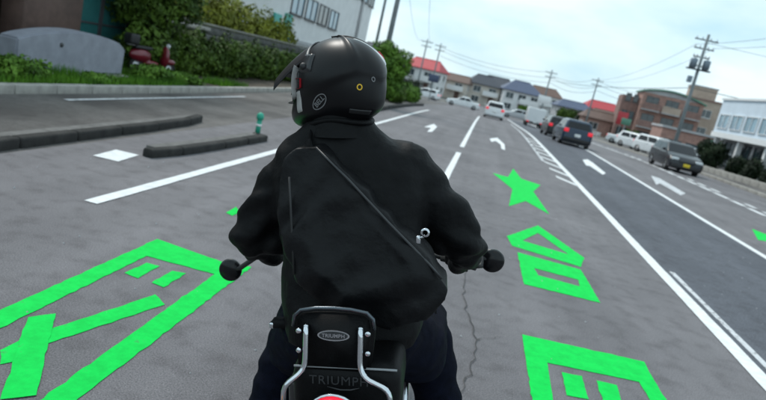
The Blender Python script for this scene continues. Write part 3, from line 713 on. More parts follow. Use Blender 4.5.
for u, dz, lb in ((-.85, -.3, 'on the building side of the crossarm'), (.85, -.3, 'on the road side of the crossarm')):
    wire([(-5.55 + u, 31.6, 10.2 + dz), (-12.5 + u, 108, z110 + 9.1)], 'overhead wire from bushy tree to red roof, ' + lb, r=.013, sag=2.2)
for u, dz, lb in ((-.7, 0, 'upper of three'), (.7, -.75, 'middle of three'), (.35, -1.6, 'lowest of three')):
    wire([(-10.5 + u, 112, z110 + 8.9 + dz), (9 + u, 110, z110 + 8.5 + dz), (16.7 + u, 110, z110 + 8.9 + dz), (30, 100, z110 + 9.1 + dz)], 'overhead wire crossing the junction from pole to pole, ' + lb, r=.024, sag=.9)
for u, h, lb in ((-.8, 10.3, 'over the road edge'), (.8, 10.25, 'over the forecourt')):
    wire([(16.7 + u, 110, z110 + 8.9), (17.1 + u, 60, zg(60) + h), (18.6 + u, 10, h + .2)], 'overhead wire passing the transformer pole lengthwise, ' + lb, r=.015, sag=1.0)
wire([(9, 110, z110 + 7.3), (17.1, 60, zg(60) + 6.6), (40, 50, 6.8)], 'thick low cable crossing above the white office', r=.03, sag=.5)
wire([(17.1, 60, zg(60) + 10.6), (46, 52, 9.5)], 'overhead wire running right from the transformer pole top', r=.016, sag=.4)

# guard rail, signs and trees around the junction
gd = empty('guard_rail', (10.5, 101, zg(101)), 0, 'long white guard rail on the far side of the junction', 'guard rail')
for k in range(9): MB().tube([(-7 + 1.75 * k, 0, 0), (-7 + 1.75 * k, 0, .85)], .05, 8).build('post', 'frame_white', gd)
for zz in (.45, .75): MB().rbox((0, -.06, zz), (15, .05, .16), .02, 1).build('rail', 'frame_white', gd)
for i, (x, y, h, w_, hh, m_, lab) in enumerate([(-7.2, 78, 3.2, 1.3, .9, 'roof_blue', 'small blue sign board on a post before the red roofed house'), (8.2, 100, 4.4, 1.9, 1.2, 'frame_white', 'white sign board on a post beyond the guard rail'), (19.8, 98, 4.6, 1.5, 1.9, 'roof_red', 'red sign board on a post by the low reddish house'), (14.6, 70, 3.0, 1.0, .7, 'roof_green', 'small green sign board on a post at the forecourt end')]):
    sg = empty('sign_post', (x, y, zg(y)), 0, lab, 'sign'); MB().tube([(0, 0, -.05), (0, 0, h)], .06, 8).build('post', 'pole_concrete', sg); MB().rbox((0, -.09, h - hh / 2), (w_, .08, hh), .02, 1).build('board', m_, sg)
for i, (x, y, h, m_, lab) in enumerate([(13.5, 112, 3.4, 'leaf_dark', 'dark green tree beyond the guard rail by the grey blue roofed house'), (19, 128, 3.8, 'leaf_deep', 'very dark tree beside the low reddish house'), (23.5, 106, 2.4, 'leaf_dark', 'squat green tree at the foot of the brick apartments'), (-17.5, 112, 4.2, 'leaf_dark', 'green tree left of the red roofed house'), (6.5, 116, 2.2, 'leaf_mid', 'small light green tree in front of the navy hipped roof')]):
    shrub('garden_tree', (x, y, zg(y)), [((0, 0, h * .55), (h * .38, h * .38, h * .3)), ((h * .2, 0, h * .75), (h * .28, h * .3, h * .25)), ((-h * .22, .1, h * .7), (h * .28, h * .3, h * .26))], 3500, h * .05, m_, lab, 'tree', 'trees around the junction', trunk=(h * .55, .12), seed=70 + i)
# ------------------------------------------------------------------ vehicles
mat('tyre', (0.018, 0.018, 0.018), 0.85, var=0.2)
mat('rim', (0.45, 0.45, 0.46), 0.3, 0.8, var=0.1)
mat('car_blue', (0.009, 0.026, 0.055), 0.3, 0.2, var=0.06, coat=0.25)
mat('car_black', (0.006, 0.007, 0.011), 0.3, 0.1, var=0.06, coat=0.25)
mat('car_white', (0.74, 0.75, 0.76), 0.3, var=0.03, coat=0.6)
mat('car_red', (0.45, 0.02, 0.03), 0.3, var=0.05, coat=0.6)
mat('car_silver', (0.45, 0.46, 0.48), 0.3, 0.5, var=0.03, coat=0.6)
mat('car_glass', (0.010, 0.012, 0.016), 0.08, var=0.2, spec=0.35)
mat('tail_red', (0.55, 0.02, 0.035), 0.25, var=0.1, emit=((1.0, 0.03, 0.05), 0.35))
mat('lamp_clear', (0.65, 0.68, 0.7), 0.15, var=0.1)
mat('plate_white', (0.78, 0.78, 0.76), 0.5, var=0.03)
mat('plate_yellow', (0.75, 0.55, 0.03), 0.5, var=0.03)
mat('trim_black', (0.014, 0.014, 0.015), 0.55, var=0.2)
def soften(o, wd):
    m = o.modifiers.new('soft', 'BEVEL'); m.width = wd; m.segments = 3; m.limit_method = 'ANGLE'; m.angle_limit = R(14)
    for p in o.data.polygons: p.use_smooth = True
def car(name, loc, rz, kind, paint_, label, plate='plate_white', sc=1.0, group='cars in traffic and parked', cat='car'):
    """front faces +y"""
    L_, W_, Hh, hood, belt, low = {'hatch': (3.95, 1.69, 1.50, .98, .98, .2), 'sedan': (4.5, 1.75, 1.45, .92, .95, .2), 'van': (3.4, 1.48, 1.75, 1.08, 1.06, .2), 'wagon': (4.4, 1.72, 1.52, .95, .98, .2)}[kind]
    root = empty(name, loc, rz, label, cat, group)
    root.scale = (sc, sc, sc); h = L_ / 2
    tail = {'hatch': belt + .05, 'sedan': .98, 'van': belt + .02, 'wagon': belt + .02}[kind]
    prof = [(-h + .03, low + .06), (-h, .45), (-h + .02, .68), (-h + .06, tail - .04), (-h + .16, tail), (h * .42, belt), (h * .55, hood + .01), (h - .28, hood - .14), (h - .06, .68), (h, .48), (h - .03, low + .05), (h - .2, low), (-h + .2, low)]
    def hull(prof, xs, insets):
        m = MB(); n = len(prof); cy = sum(p[0] for p in prof) / n; cz = sum(p[1] for p in prof) / n; vs = []
        for x, k in zip(xs, insets): vs += [(x, cy + (p[0] - cy) * (1 - k / h), cz + (p[1] - cz) * (1 - k / .5)) for p in prof]
        fs = [tuple(range(n)), tuple(range(len(xs) * n - 1, (len(xs) - 1) * n - 1, -1))]
        for i in range(len(xs) - 1):
            for j in range(n): fs.append((i * n + j, i * n + (j + 1) % n, (i + 1) * n + (j + 1) % n, (i + 1) * n + j))
        m.add(vs, fs, False); return m
    w2 = W_ / 2
    body = hull(prof, [-w2, -w2 + .03, -w2 + .14, 0, w2 - .14, w2 - .03, w2], [.10, .045, .008, 0, .008, .045, .10]).build('body', paint_, root)
    soften(body, .05)
    # cabin
    ry, fy = {'hatch': (-h + .12, h * .50), 'sedan': (-h * .62, h * .46), 'van': (-h + .08, h * .68), 'wagon': (-h + .14, h * .48)}[kind]
    rty, fty = {'hatch': (-h + .42, h * .12), 'sedan': (-h * .32, h * .08), 'van': (-h + .20, h * .34), 'wagon': (-h + .36, h * .1)}[kind]
    zb = belt - .03; wb_, wt = w2 - .04, w2 - .19 if kind != 'van' else w2 - .10
    cab = MB(); rows = [(ry, fy, zb, wb_), (ry + (rty - ry) * .9, fy + (fty - fy) * .9, Hh - .07, wt + .02), (rty + .1, fty - .12, Hh, wt - .12)]
    vs = []
    for (a, b, z, ww) in rows: vs += [(-ww, a, z), (ww, a, z), (ww, b, z), (-ww, b, z)]
    fs = [(3, 2, 1, 0), (8, 9, 10, 11)]
    for i in range(2):
        for j in range(4): fs.append((i * 4 + j, i * 4 + (j + 1) % 4, i * 4 + 4 + (j + 1) % 4, i * 4 + 4 + j))
    cab.add(vs, fs); cab = cab.build('cabin', paint_, root); soften(cab, .045)
    def panel(nm, quad, off, m, par):
        q = [Vector(p) for p in quad]; n = (q[1] - q[0]).cross(q[3] - q[0]).normalized(); mb = MB()
        mb.add([p + n * off for p in q] + [p - n * .01 for p in q], [(0, 1, 2, 3), (7, 6, 5, 4), (0, 4, 5, 1), (1, 5, 6, 2), (2, 6, 7, 3), (3, 7, 4, 0)]); return mb.build(nm, m, par)
    V = [Vector(v) for v in vs]
    def inset(a, b, c, d, u0, u1, v0, v1):
        f_ = lambda u, v: (a.lerp(b, u)).lerp(d.lerp(c, u), v); return [f_(u0, v0), f_(u1, v0), f_(u1, v1), f_(u0, v1)]
    panel('rear_window', inset(V[0], V[1], V[5], V[4], .08, .92, .14, .9), .006, 'car_glass', cab)
    panel('windscreen', inset(V[2], V[3], V[7], V[6], .06, .94, .08, .94), .006, 'car_glass', cab)
    for (a, b, c, d) in ((V[1], V[2], V[6], V[5]), (V[3], V[0], V[4], V[7])):
        for (u0, u1) in ((.10, .47), (.51, .90)): panel('side_window', inset(a, b, c, d, u0, u1, .12, .9), .006, 'car_glass', cab)
    # wheels
    wr = .30 if kind != 'van' else .28
    for sx in (-1, 1):
        for yy_ in (-h + .72, h - .72):
            ar = MB().lathe([(0, 0), (0, wr + .05), (.035, wr + .05), (.035, 0)], 20, (sx * (w2 - .075) - .0175, yy_, wr + .01)).build('wheel_arch', 'trim_black', root)
            wh = MB().lathe([(-.09, wr * .6), (-.09, wr * .95), (-.06, wr), (.06, wr), (.09, wr * .95), (.09, wr * .6)], 20, (sx * (w2 - .085), yy_, wr)).build('wheel', 'tyre', root)
            r_ = MB().lathe([(-.085, 0), (-.085, wr * .62), (.085, wr * .62), (.085, 0)], 12, (sx * (w2 - .085), yy_, wr)); r_.build('rim', 'rim', wh)
            cab_ = None
        # lights
        tz = {'hatch': .88, 'sedan': .82, 'van': .95, 'wagon': .86}[kind]
        MB().rbox((sx * (w2 - .17), -h + .06, tz), (.26, .10, .20 if kind != 'van' else .34), .025, 2).build('tail_light', 'tail_red', root)
        MB().rbox((sx * (w2 - .24), h - .20, .70), (.36, .26, .16), .03, 2).build('headlight', 'lamp_clear', root)
        mi = MB().rbox((sx * (w2 + .06), fty + (fy - fty) * .55, zb + .1), (.16, .10, .13), .03, 2).build('wing_mirror', paint_, root)
        for yy_ in (-.25, .55): MB().rbox((sx * (w2 - .002), yy_ - .2, belt - .16), (.03, .16, .03), .008, 1).build('door_handle', 'trim_black', body)
        for yy_ in (-.72, .12, .95): MB().box((sx * (w2 - .006), yy_ + .02, .62), (.012, .012, .52)).build('door_seam', 'trim_black', body)
    MB().rbox((0, -h + .03, .40), (W_ - .16, .12, .20), .03, 2).build('rear_bumper', 'trim_black' if paint_ in ('car_blue', 'car_black') else paint_, root)
    MB().rbox((0, h - .03, .36), (W_ - .2, .12, .18), .03, 2).build('front_bumper', 'trim_black', root)
    MB().rbox((0, h - .03, .60), (W_ * .45, .07, .09), .015, 1).build('grille', 'trim_black', root)
    MB().rbox((0, -h - .012, .66), (.33, .03, .165), .006, 1).build('number_plate', plate, root)
    MB().rbox((0, h + .022, .46), (.33, .02, .165), .006, 1).build('number_plate', plate, root)
    MB().box((0, -h + .12, low + .02), (W_ - .3, .3, .08)).build('underbody', 'trim_black', root)
    return root
car('parked_car', (4.72, 34.6, zg(34.6)), R(2), 'hatch', 'car_blue', 'dark navy hatchback with red tail lights in the darker lane', sc=.9)
car('parked_car', (4.70, 42.5, zg(42.5)), R(2), 'hatch', 'car_black', 'black hatchback queued ahead of the navy hatchback', sc=.9)
car('driving_car', (.72, 57.0, zg(57)), 0, 'hatch', 'car_white', 'white hatchback driving ahead in the lane beside the dashed line')
car('oncoming_car', (9.75, 33.2, zg(33)), R(182), 'hatch', 'car_black', 'black small car with yellow plate coming the other way', 'plate_yellow', sc=.93)
car('parked_car', (13.9, 52.0, zg(52) + .1), R(208), 'wagon', 'car_white', 'white estate car with its nose towards the road behind the black car')
car('parked_car', (14.6, 61.5, zg(61) + .1), R(215), 'wagon', 'car_white', 'white estate car parked at the forecourt beyond the white estate by the black car')
car('parked_car', (16.2, 74.0, zg(74) + .1), R(250), 'sedan', 'car_white', 'white saloon parked furthest along the forecourt')
car('parked_car', (20.3, 66.0, zg(66) + .1), R(200), 'hatch', 'car_silver', 'silver hatchback parked beside the corner shop')
car('crossing_car', (-3.3, 85.5, zg(85)), R(94), 'sedan', 'car_white', 'white saloon crossing the junction side on')
car('crossing_car', (-9.2, 92, zg(92)), R(80), 'wagon', 'car_white', 'white estate car waiting behind the crossing saloon by the red roofed house')
car('crossing_car', (4.6, 96, zg(96)), R(96), 'wagon', 'car_silver', 'silver estate crossing beyond the white hatchback')
car('crossing_car', (12.5, 98, zg(98)), R(60), 'sedan', 'car_white', 'white saloon far along the road behind the truck')
car('oncoming_car', (7.6, 72, zg(72)), R(180), 'sedan', 'car_white', 'white saloon facing this way at the junction')
# box truck ahead in the darker lane
tr = empty('box_truck', (4.6, 62, zg(62)), 0, 'small white box truck ahead of the black hatchback', 'truck', 'cars in traffic and parked')
MB().rbox((0, -.7, 1.38), (1.75, 3.2, 1.55), .04, 2).build('cargo_box', 'car_white', tr)
cb = MB(); cb.prism([(1.0, .45), (2.35, .45), (2.4, 1.0), (2.05, 1.85), (1.0, 1.9)], 1.6, (-.8, 0, 0), (0, 1, 0), (0, 0, 1)); cb = cb.build('cab', 'car_white', tr)
MB().box((0, 2.26, 1.42), (1.35, .06, .5)).build('windscreen', 'car_glass', cb)
MB().box((0, 0, .48), (.9, 4.4, .16)).build('chassis', 'trim_black', tr); MB().box((0, -2.28, .48), (1.65, .08, .14)).build('rear_bumper', 'trim_black', tr)
for sx in (-1, 1):
    MB().rbox((sx * .7, -2.31, .62), (.24, .05, .12), .01, 1).build('tail_light', 'tail_red', tr); MB().box((sx * .43, -2.312, 1.38), (.8, .02, 1.4)).build('rear_door', 'car_white', tr)
    for yv in (-1.4, 1.45):
        wh = MB().lathe([(-.1, .18), (-.1, .29), (-.06, .31), (.06, .31), (.1, .29), (.1, .18)], 18, (sx * .72, yv, .31)).build('wheel', 'tyre', tr); MB().lathe([(-.09, 0), (-.09, .19), (.09, .19), (.09, 0)], 12, (sx * .72, yv, .31)).build('rim', 'rim', wh)
MB().rbox((0, -2.335, .62), (.33, .02, .165), .005, 1).build('number_plate', 'plate_white', tr)

tr.scale = (.92, .92, .85)
# red scooter on the verge
mat('scooter_red', (0.15, 0.008, 0.018), 0.3, var=0.1, coat=0.5)
sk = empty('scooter', (-9.35, 16.5, .07), R(-20), 'small red scooter parked between the hedge and the verge', 'scooter')
for yv in (-.55, .58):
    wh = MB().lathe([(-.045, .14), (-.045, .19), (0, .215), (.045, .19), (.045, .14)], 20, (0, yv, .215)).build('wheel', 'tyre', sk); MB().lathe([(-.03, 0), (-.03, .15), (.03, .15), (.03, 0)], 12, (0, yv, .215)).build('rim', 'rim', wh)
me = remesh(MB().ellip((0, -.45, .50), (.16, .36, .19)).ellip((0, -.1, .32), (.13, .3, .08)).ellip((0, .38, .55), (.18, .09, .30)).ellip((0, .58, .42), (.1, .2, .09)), .02, 4); link('bodywork', me, 'scooter_red', sk)
MB().rbox((0, -.42, .71), (.24, .58, .1), .04, 3).build('seat', 'trim_black', sk)
MB().tube([(-.3, .28, .92), (-.1, .36, .96), (.1, .36, .96), (.3, .28, .92)], .018, 8).build('handlebar', 'trim_black', sk)
MB().rbox((0, -.78, .9), (.32, .3, .28), .05, 3).build('top_box', 'trim_black', sk)
MB().lathe([(0, 0), (0, .07), (.05, .06), (.06, 0)], 14, (0, .44, .86), 'y').build('headlight', 'lamp_clear', sk)
MB().rbox((0, -.72, .745), (.14, .36, .03), .01, 1).build('rack', 'rim', sk)
MB().tube([(0, .58, .215), (0, .40, .9)], .025, 8).build('fork', 'rim', sk); MB().tube([(.07, -.55, .215), (.12, -.3, .25)], .03, 8).build('swingarm', 'trim_black', sk)

# green delineator post
mat('post_green', (0.02, 0.33, 0.22), 0.5, var=0.12)
bo = empty('delineator_post', (-3.98, 11.0, 0.0), 0, 'short green delineator post at the end of the dark kerb', 'bollard')
MB().lathe([(0, 0), (0, .085), (.03, .085), (.045, .055), (.05, .0)], 16, (0, 0, 0), 'z').build('base', 'trim_black', bo)
MB().lathe([(.045, 0), (.045, .048), (.30, .046), (.30, 0)], 16, (0, 0, 0), 'z').build('stem', 'post_green', bo)
MB().lathe([(.30, .0), (.30, .066), (.36, .068), (.40, .055), (.425, .02), (.428, 0)], 16, (0, 0, 0), 'z').build('cap', 'post_green', bo)
MB().lathe([(.17, .0479), (.17, .0495), (.21, .0493), (.21, .0465)], 16, (0, 0, 0), 'z').build('band', 'frame_white', bo)
# loose grit on the asphalt
gr = MB(); rg = random.Random(9)
for i in range(260):
    y = rg.uniform(2.2, 12); x = rg.uniform(-4.4, 7.5); s = rg.uniform(.004, .011)
    gr.add([(x - s, y, .002), (x + s * .3, y - s, .002), (x + s, y + s * .4, .002), (x, y + s, .002), (x + s * .1, y, s * 1.5)], [(0, 1, 4), (1, 2, 4), (2, 3, 4), (3, 0, 4)])
tag(gr.build('grit', 'wall_grey'), 'pale loose grit scattered over the asphalt', 'grit', kind='stuff')

# ------------------------------------------------------------------ motorcycle frame of reference (leaning left with the bend)
PSI, PHI = R(4.5), R(11.95)
fw = Vector((-math.sin(PSI), math.cos(PSI), 0)); rt = Vector((math.cos(PSI), math.sin(PSI), 0)); up = Vector((0, 0, 1))
BU = up * math.cos(PHI) - rt * math.sin(PHI); BX = rt * math.cos(PHI) + up * math.sin(PHI)
BM = Matrix((BX, fw, BU)).transposed().to_4x4(); BO = BX * 0.0681 + BU * -0.0144
def bike_root(name, y, label, cat):
    o = bpy.data.objects.new(name, None); C.objects.link(o); o.empty_display_size = .1
    o.matrix_world = Matrix.Translation(BO + fw * y) @ BM; return tag(o, label, cat)
YB = 1.75                                                # rear axle, metres ahead of the camera foot point
def sh(mb, dy=-YB): mb.v = [(v[0], v[1] + dy, v[2]) for v in mb.v]; return mb
mat('moto_black', (0.008, 0.008, 0.009), 0.35, var=0.2, coat=0.3)
mat('leather', (0.0035, 0.0035, 0.004), 0.5, var=0.3, scale=30, bump=0.12, bscale=220, spec=0.16)
mat('chrome', (0.62, 0.64, 0.67), 0.16, 1.0, var=0.08)
mat('alloy', (0.30, 0.30, 0.31), 0.35, 0.9, var=0.1)
mat('lettering_grey', (0.032, 0.032, 0.034), 0.5, var=0.1)
mat('piping_pale', (0.26, 0.27, 0.28), 0.4, var=0.1)
mat('lens_red', (0.60, 0.01, 0.025), 0.15, var=0.05, emit=((1.0, 0.02, 0.05), 0.7))
mat('lens_amber', (0.7, 0.22, 0.01), 0.15, var=0.05)
mat('mirror_glass', (0.006, 0.006, 0.007), 0.22, 0.0, var=0.05, spec=0.3)
mc = bike_root('motorcycle', YB, 'black classic motorcycle with chrome sissy bar leaning left under the rider', 'motorcycle')
B = lambda mb, name, m, par=None: sh(mb).build(name, m, par or mc)
def wheel(y, rr, wd, nm):
    t = B(MB().lathe([(-wd * .5, rr - .11), (-wd * .52, rr - .07), (-wd * .42, rr - .025), (-wd * .2, rr - .004), (0, rr), (wd * .2, rr - .004), (wd * .42, rr - .025), (wd * .52, rr - .07), (wd * .5, rr - .11)], 48, (0, y, rr)), nm, 'tyre')
    B(MB().lathe([(-wd * .4, rr - .10), (-wd * .42, rr - .125), (0, rr - .14), (wd * .42, rr - .125), (wd * .4, rr - .10)], 48, (0, y, rr)), 'rim', 'alloy', t)
    B(MB().lathe([(-.07, 0), (-.07, .05), (-.03, .035), (.03, .035), (.07, .05), (.07, 0)], 20, (0, y, rr)), 'hub', 'alloy', t)
    sp = MB()
    for k in range(20):
        a = 2 * pi * k / 20; sp.tube([((.05 if k % 2 else -.05), y + .045 * math.cos(a + .25), rr + .045 * math.sin(a + .25)), (0, y + (rr - .13) * math.cos(a), rr + (rr - .13) * math.sin(a))], .003, 4)
    B(sp, 'spokes', 'alloy', t)
    B(MB().lathe([(.075, .06), (.075, .15), (.08, .15), (.08, .06)], 32, (0, y, rr)), 'brake_disc', 'alloy', t)
    return t
wheel(1.75, .325, .15, 'rear_wheel'); wheel(3.20, .335, .10, 'front_wheel')
def fender(y, r, wd, a0, a1):
    vs = []; fs = []; n = 18
    for i in range(n + 1):
        a = a0 + (a1 - a0) * i / n
        for k, (u, dr) in enumerate([(-1, -.05), (-.75, -.012), (0, 0), (.75, -.012), (1, -.05), (.98, -.056), (0, -.006), (-.98, -.056)]): vs.append((u * wd / 2, y + (r + dr) * math.cos(a), .33 + (r + dr) * math.sin(a)))
    for i in range(n):
        for k in range(8): fs.append((i * 8 + k, i * 8 + (k + 1) % 8, i * 8 + 8 + (k + 1) % 8, i * 8 + 8 + k))
    return MB().add(vs, fs, True)
B(fender(1.75, .37, .17, R(50), R(175)), 'rear_fender', 'moto_black'); B(fender(3.20, .375, .13, R(30), R(150)), 'front_fender', 'moto_black')
for s in (-1, 1):
    B(MB().tube([(s * .10, 3.20, .335), (s * .10, 2.80, 1.0)], [.026, .022], 12), 'fork_leg', 'chrome')
    B(MB().tube([(s * .09, 1.75, .325), (s * .10, 2.25, .38)], .025, 10), 'swingarm', 'moto_black')
    sa = B(MB().tube([(s * .14, 1.77, .37), (s * .13, 1.92, .70)], .02, 10), 'shock_absorber', 'moto_black')
    sp = MB(); sp.tube([(s * .14 - s * .0 + .034 * math.cos(i * .9), 1.79 + .115 * i / 60 + .01 * math.sin(i * .9), .41 + .25 * i / 60 + .032 * math.sin(i * .9) * .0 + .0) for i in range(61)], .005, 5); B(sp, 'spring', 'moto_black', sa)
    B(MB().tube([(s * .10, 2.85, .55), (s * .14, 2.8, .38), (s * .17, 2.55, .26), (s * .19, 2.1, .28), (s * .20, 1.80, .33)], [.02, .022, .024, .03, .03], 12), 'exhaust_header', 'chrome')
    B(MB().tube([(s * .20, 2.02, .29), (s * .205, 1.95, .30), (s * .215, 1.50, .38), (s * .215, 1.42, .395)], [.03, .045, .05, .038], 14), 'silencer', 'chrome')
    B(MB().tube([(s * .05, 2.45, .30), (s * .40, 2.42, .32)], .016, 8), 'footpeg', 'trim_black')
    B(MB().rbox((s * .135, 2.08, .62), (.10, .50, .24), .03, 2), 'side_panel', 'moto_black')
    st = B(MB().tube([(s * .10, 1.55, .70), (s * .22, 1.52, .70)], .009, 8), 'turn_signal', 'trim_black')
    B(MB().ellip((s * .245, 1.52, .70), (.03, .038, .03)), 'lens', 'lens_amber', st)
me = MB().rbox((0, 2.42, .42), (.26, .42, .26), .05, 3); me.rbox((0, 2.50, .62), (.24, .22, .22), .03, 2)
eng = B(me, 'engine', 'alloy')
for k in range(7): B(MB().rbox((0, 2.50, .54 + .025 * k), (.29, .27, .008), .003, 1), 'cooling_fin', 'alloy', eng)
B(MB().lathe([(-.155, 0), (-.155, .10), (-.14, .12), (-.12, .12), (-.12, 0)], 24, (.31, 2.38, .40)), 'engine_cover', 'chrome', eng)
fr = MB()
for s in (-1, 1): fr.tube([(s * .03, 2.82, .92), (s * .11, 2.72, .35), (s * .13, 2.3, .24), (s * .12, 2.05, .5), (s * .11, 1.9, .70), (s * .10, 1.5, .76)], .016, 10)
fr.tube([(0, 2.82, .92), (0, 2.3, .76), (0, 1.5, .745)], .022, 10); B(fr, 'frame', 'moto_black')
tk = remesh(sh(MB().ellip((0, 2.62, .86), (.15, .27, .13)).ellip((0, 2.50, .82), (.13, .3, .09))), .02, 4); link('fuel_tank', tk, 'moto_black', mc)
B(MB().lathe([(0, 0), (0, .03), (.015, .03), (.02, 0)], 16, (0, 2.62, .985), 'z'), 'fuel_cap', 'chrome')
# dual seat with a squared tail carrying the lettering
st = remesh(sh(MB().rbox((.033, 1.925, .79), (.33, .52, .18), .045, 3).rbox((0, 2.22, .785), (.30, .44, .10), .045, 3)), .012, 5); seat = link('seat', st, 'leather', mc)
B(MB().tube([(-.120, 1.672, .866), (-.09, 1.669, .868), (.03, 1.668, .870), (.15, 1.669, .870), (.185, 1.672, .868)], .0035, 8), 'piping', 'piping_pale', seat)
tm = text_mesh('TRIUMPH', .039, .0012, 0, 1.12)
o = bpy.data.objects.new('lettering', tm); tm.materials.append(MATS['lettering_grey']); C.objects.link(o); o.parent = seat
o.location = (.015, 1.663 - YB, .829); o.rotation_euler = (R(90), 0, 0)
sw = MB(); sw.tube([(-.02, 1.663, .810), (.02, 1.662, .802), (.05, 1.663, .803), (.075, 1.664, .810)], [.001, .0025, .0025, .001], 6); B(sw, 'swoosh', 'lettering_grey', seat)
# sissy bar: chrome tubes, pad, bolts and badge
sb = empty('sissy_bar'); sb.parent = mc
ch = MB()
for s, ex in ((-1, -.140), (1, .170)):
    pts = [(s * .079, 1.655, 1.000), (s * .079, 1.648, .95), (s * .079, 1.642, .905), (s * .081, 1.640, .885), (s * .088, 1.636, .868), (s * .104, 1.63, .853), (ex * .88, 1.625, .838), (ex * .97, 1.622, .822), (ex, 1.62, .80), (ex, 1.625, .74), (ex * .98, 1.68, .62)]
    # smooth the path
    q = []
    for i in range(len(pts) - 1):
        for t in (0, .5): q.append(Vector(pts[i]).lerp(Vector(pts[i + 1]), t))
    q.append(Vector(pts[-1])); q = [q[0]] + [(q[i - 1] + q[i] * 2 + q[i + 1]) / 4 for i in range(1, len(q) - 1)] + [q[-1]]
    ch = MB(); ch.tube(q, .0085, 14); ch.ellip(tuple(q[0]), (.0085, .0085, .006)); o = sh(ch).build('tube', 'chrome', sb)
    for zz in (.985, .925):
        B(MB().lathe([(0, 0), (0, .0085), (-.006, .0085), (-.009, .005), (-.009, 0)], 12, (s * .100, 1.655, zz), 'y'), 'bolt', 'chrome', sb)
padpoly = [(-.105, .86), (.105, .86), (.114, .94), (.119, 1.0), (.114, 1.028), (.095, 1.046), (.05, 1.053), (0, 1.055), (-.05, 1.053), (-.095, 1.046), (-.114, 1.028), (-.119, 1.0), (-.114, .94)]
bm = bmesh.new(); vv = [bm.verts.new((p[0], 1.662, p[1])) for p in padpoly]; f = bm.faces.new(vv)
ex = bmesh.ops.extrude_face_region(bm, geom=[f]); bmesh.ops.translate(bm, vec=(0, .055, -.016), verts=[e for e in ex['geom'] if isinstance(e, bmesh.types.BMVert)])
bmesh.ops.bevel(bm, geom=[e for e in bm.edges if e.calc_face_angle(0) > 1.2], offset=.012, segments=3, affect='EDGES')
pad = sh(MB().frombm(bm, True)).build('backrest_pad', 'leather', sb)
q = [(-.118, 1.660, .995), (-.114, 1.660, 1.027), (-.096, 1.660, 1.045), (-.05, 1.660, 1.053), (0, 1.660, 1.055), (.05, 1.660, 1.053), (.096, 1.660, 1.045), (.114, 1.660, 1.027), (.118, 1.660, .995)]
mat('hoop_steel', (0.10, 0.115, 0.13), 0.25, 0.9, var=0.1)
B(MB().tube(q, .0055, 10), 'hoop', 'hoop_steel', sb)
bd = MB(); n = 28
bd.prism([(.047 * math.cos(2 * pi * k / n), .0165 * math.sin(2 * pi * k / n)) for k in range(n)], .004, (0, 1.6615, .972), (1, 0, 0), (0, 0, 1)); badge = B(bd, 'badge', 'chrome', sb)
mat('badge_dark', (0.05, 0.052, 0.055), 0.4, 0.5, var=0.2)
bd = MB(); bd.prism([(.042 * math.cos(2 * pi * k / n), .0125 * math.sin(2 * pi * k / n)) for k in range(n)], .0012, (0, 1.6572, .972), (1, 0, 0), (0, 0, 1)); B(bd, 'badge_field', 'badge_dark', sb)
tm = text_mesh('TRIUMPH', .0155, .0006, 0, 1.05, .0003); tm.materials.append(MATS['chrome']); o = bpy.data.objects.new('badge_lettering', tm); C.objects.link(o); o.parent = sb; o.location = (0, 1.6552 - YB, .972); o.rotation_euler = (R(90), 0, 0)
# tail lamp, plate
tl = MB().lathe([(0, .070), (-.02, .068), (-.04, .056), (-.052, .03), (-.055, 0)], 28, (.012, 1.578, .758), 'y'); tl = B(tl, 'tail_light', 'lens_red')
B(MB().lathe([(.03, 0), (.03, .06), (0, .078), (-.008, .078), (-.010, .071), (0, .069)], 28, (.012, 1.578, .758), 'y'), 'bezel', 'chrome', tl)
B(MB().rbox((.005, 1.545, .62), (.20, .012, .13), .005, 1), 'number_plate', 'plate_white')
B(MB().tube([(.005, 1.60, .76), (.005, 1.555, .62)], .012, 8), 'plate_bracket', 'trim_black')
# handlebar, clocks, mirrors
hb = B(MB().tube([(-.44, 2.46, .955), (-.30, 2.52, .972), (-.17, 2.62, .985), (-.08, 2.72, .97), (.08, 2.72, .97), (.17, 2.62, .985), (.30, 2.52, .972), (.44, 2.46, .955)], .011, 10), 'handlebar', 'trim_black')
for s in (-1, 1): B(MB().tube([(s * .45, 2.455, .954), (s * .31, 2.515, .971)], .0165, 12), 'grip', 'tyre', hb)
for s in (-1, 1): B(MB().tube([(s * .30, 2.53, .975), (s * .38, 2.60, .97), (s * .44, 2.57, .96)], .006, 6), 'lever', 'alloy', hb)
B(MB().lathe([(0, .075), (.05, .085), (.09, .10), (.10, .10), (.10, 0)], 26, (0, 2.85, .86), 'y'), 'headlight', 'moto_black')
for s in (-1, 1): B(MB().lathe([(-.04, 0), (-.04, .04), (.01, .042), (.015, .036), (.015, 0)], 20, (s * .05, 2.78, 1.0), 'z'), 'gauge', 'trim_black')
for s, c in ((-1, Vector((-.598, 2.50, .880))), (1, Vector((.519, 2.50, .968)))):
    ms = B(MB().tube([(s * .445, 2.46, .955), (s * .47, 2.465, .955), (c.x - s * .045, 2.50, c.z + .012), (c.x - s * .015, 2.515, c.z)], [.010, .011, .011, .012], 8), 'mirror', 'trim_black')
    mr = .049
    B(MB().lathe([(0, 0), (0, mr), (.006, mr + .001), (.014, mr), (.026, mr * .72), (.030, 0)], 30, tuple(c), 'y'), 'housing', 'moto_black', ms)
    B(MB().lathe([(-.0015, 0), (-.0015, mr - .005), (.001, mr - .004)], 30, tuple(c), 'y'), 'glass', 'mirror_glass', ms)

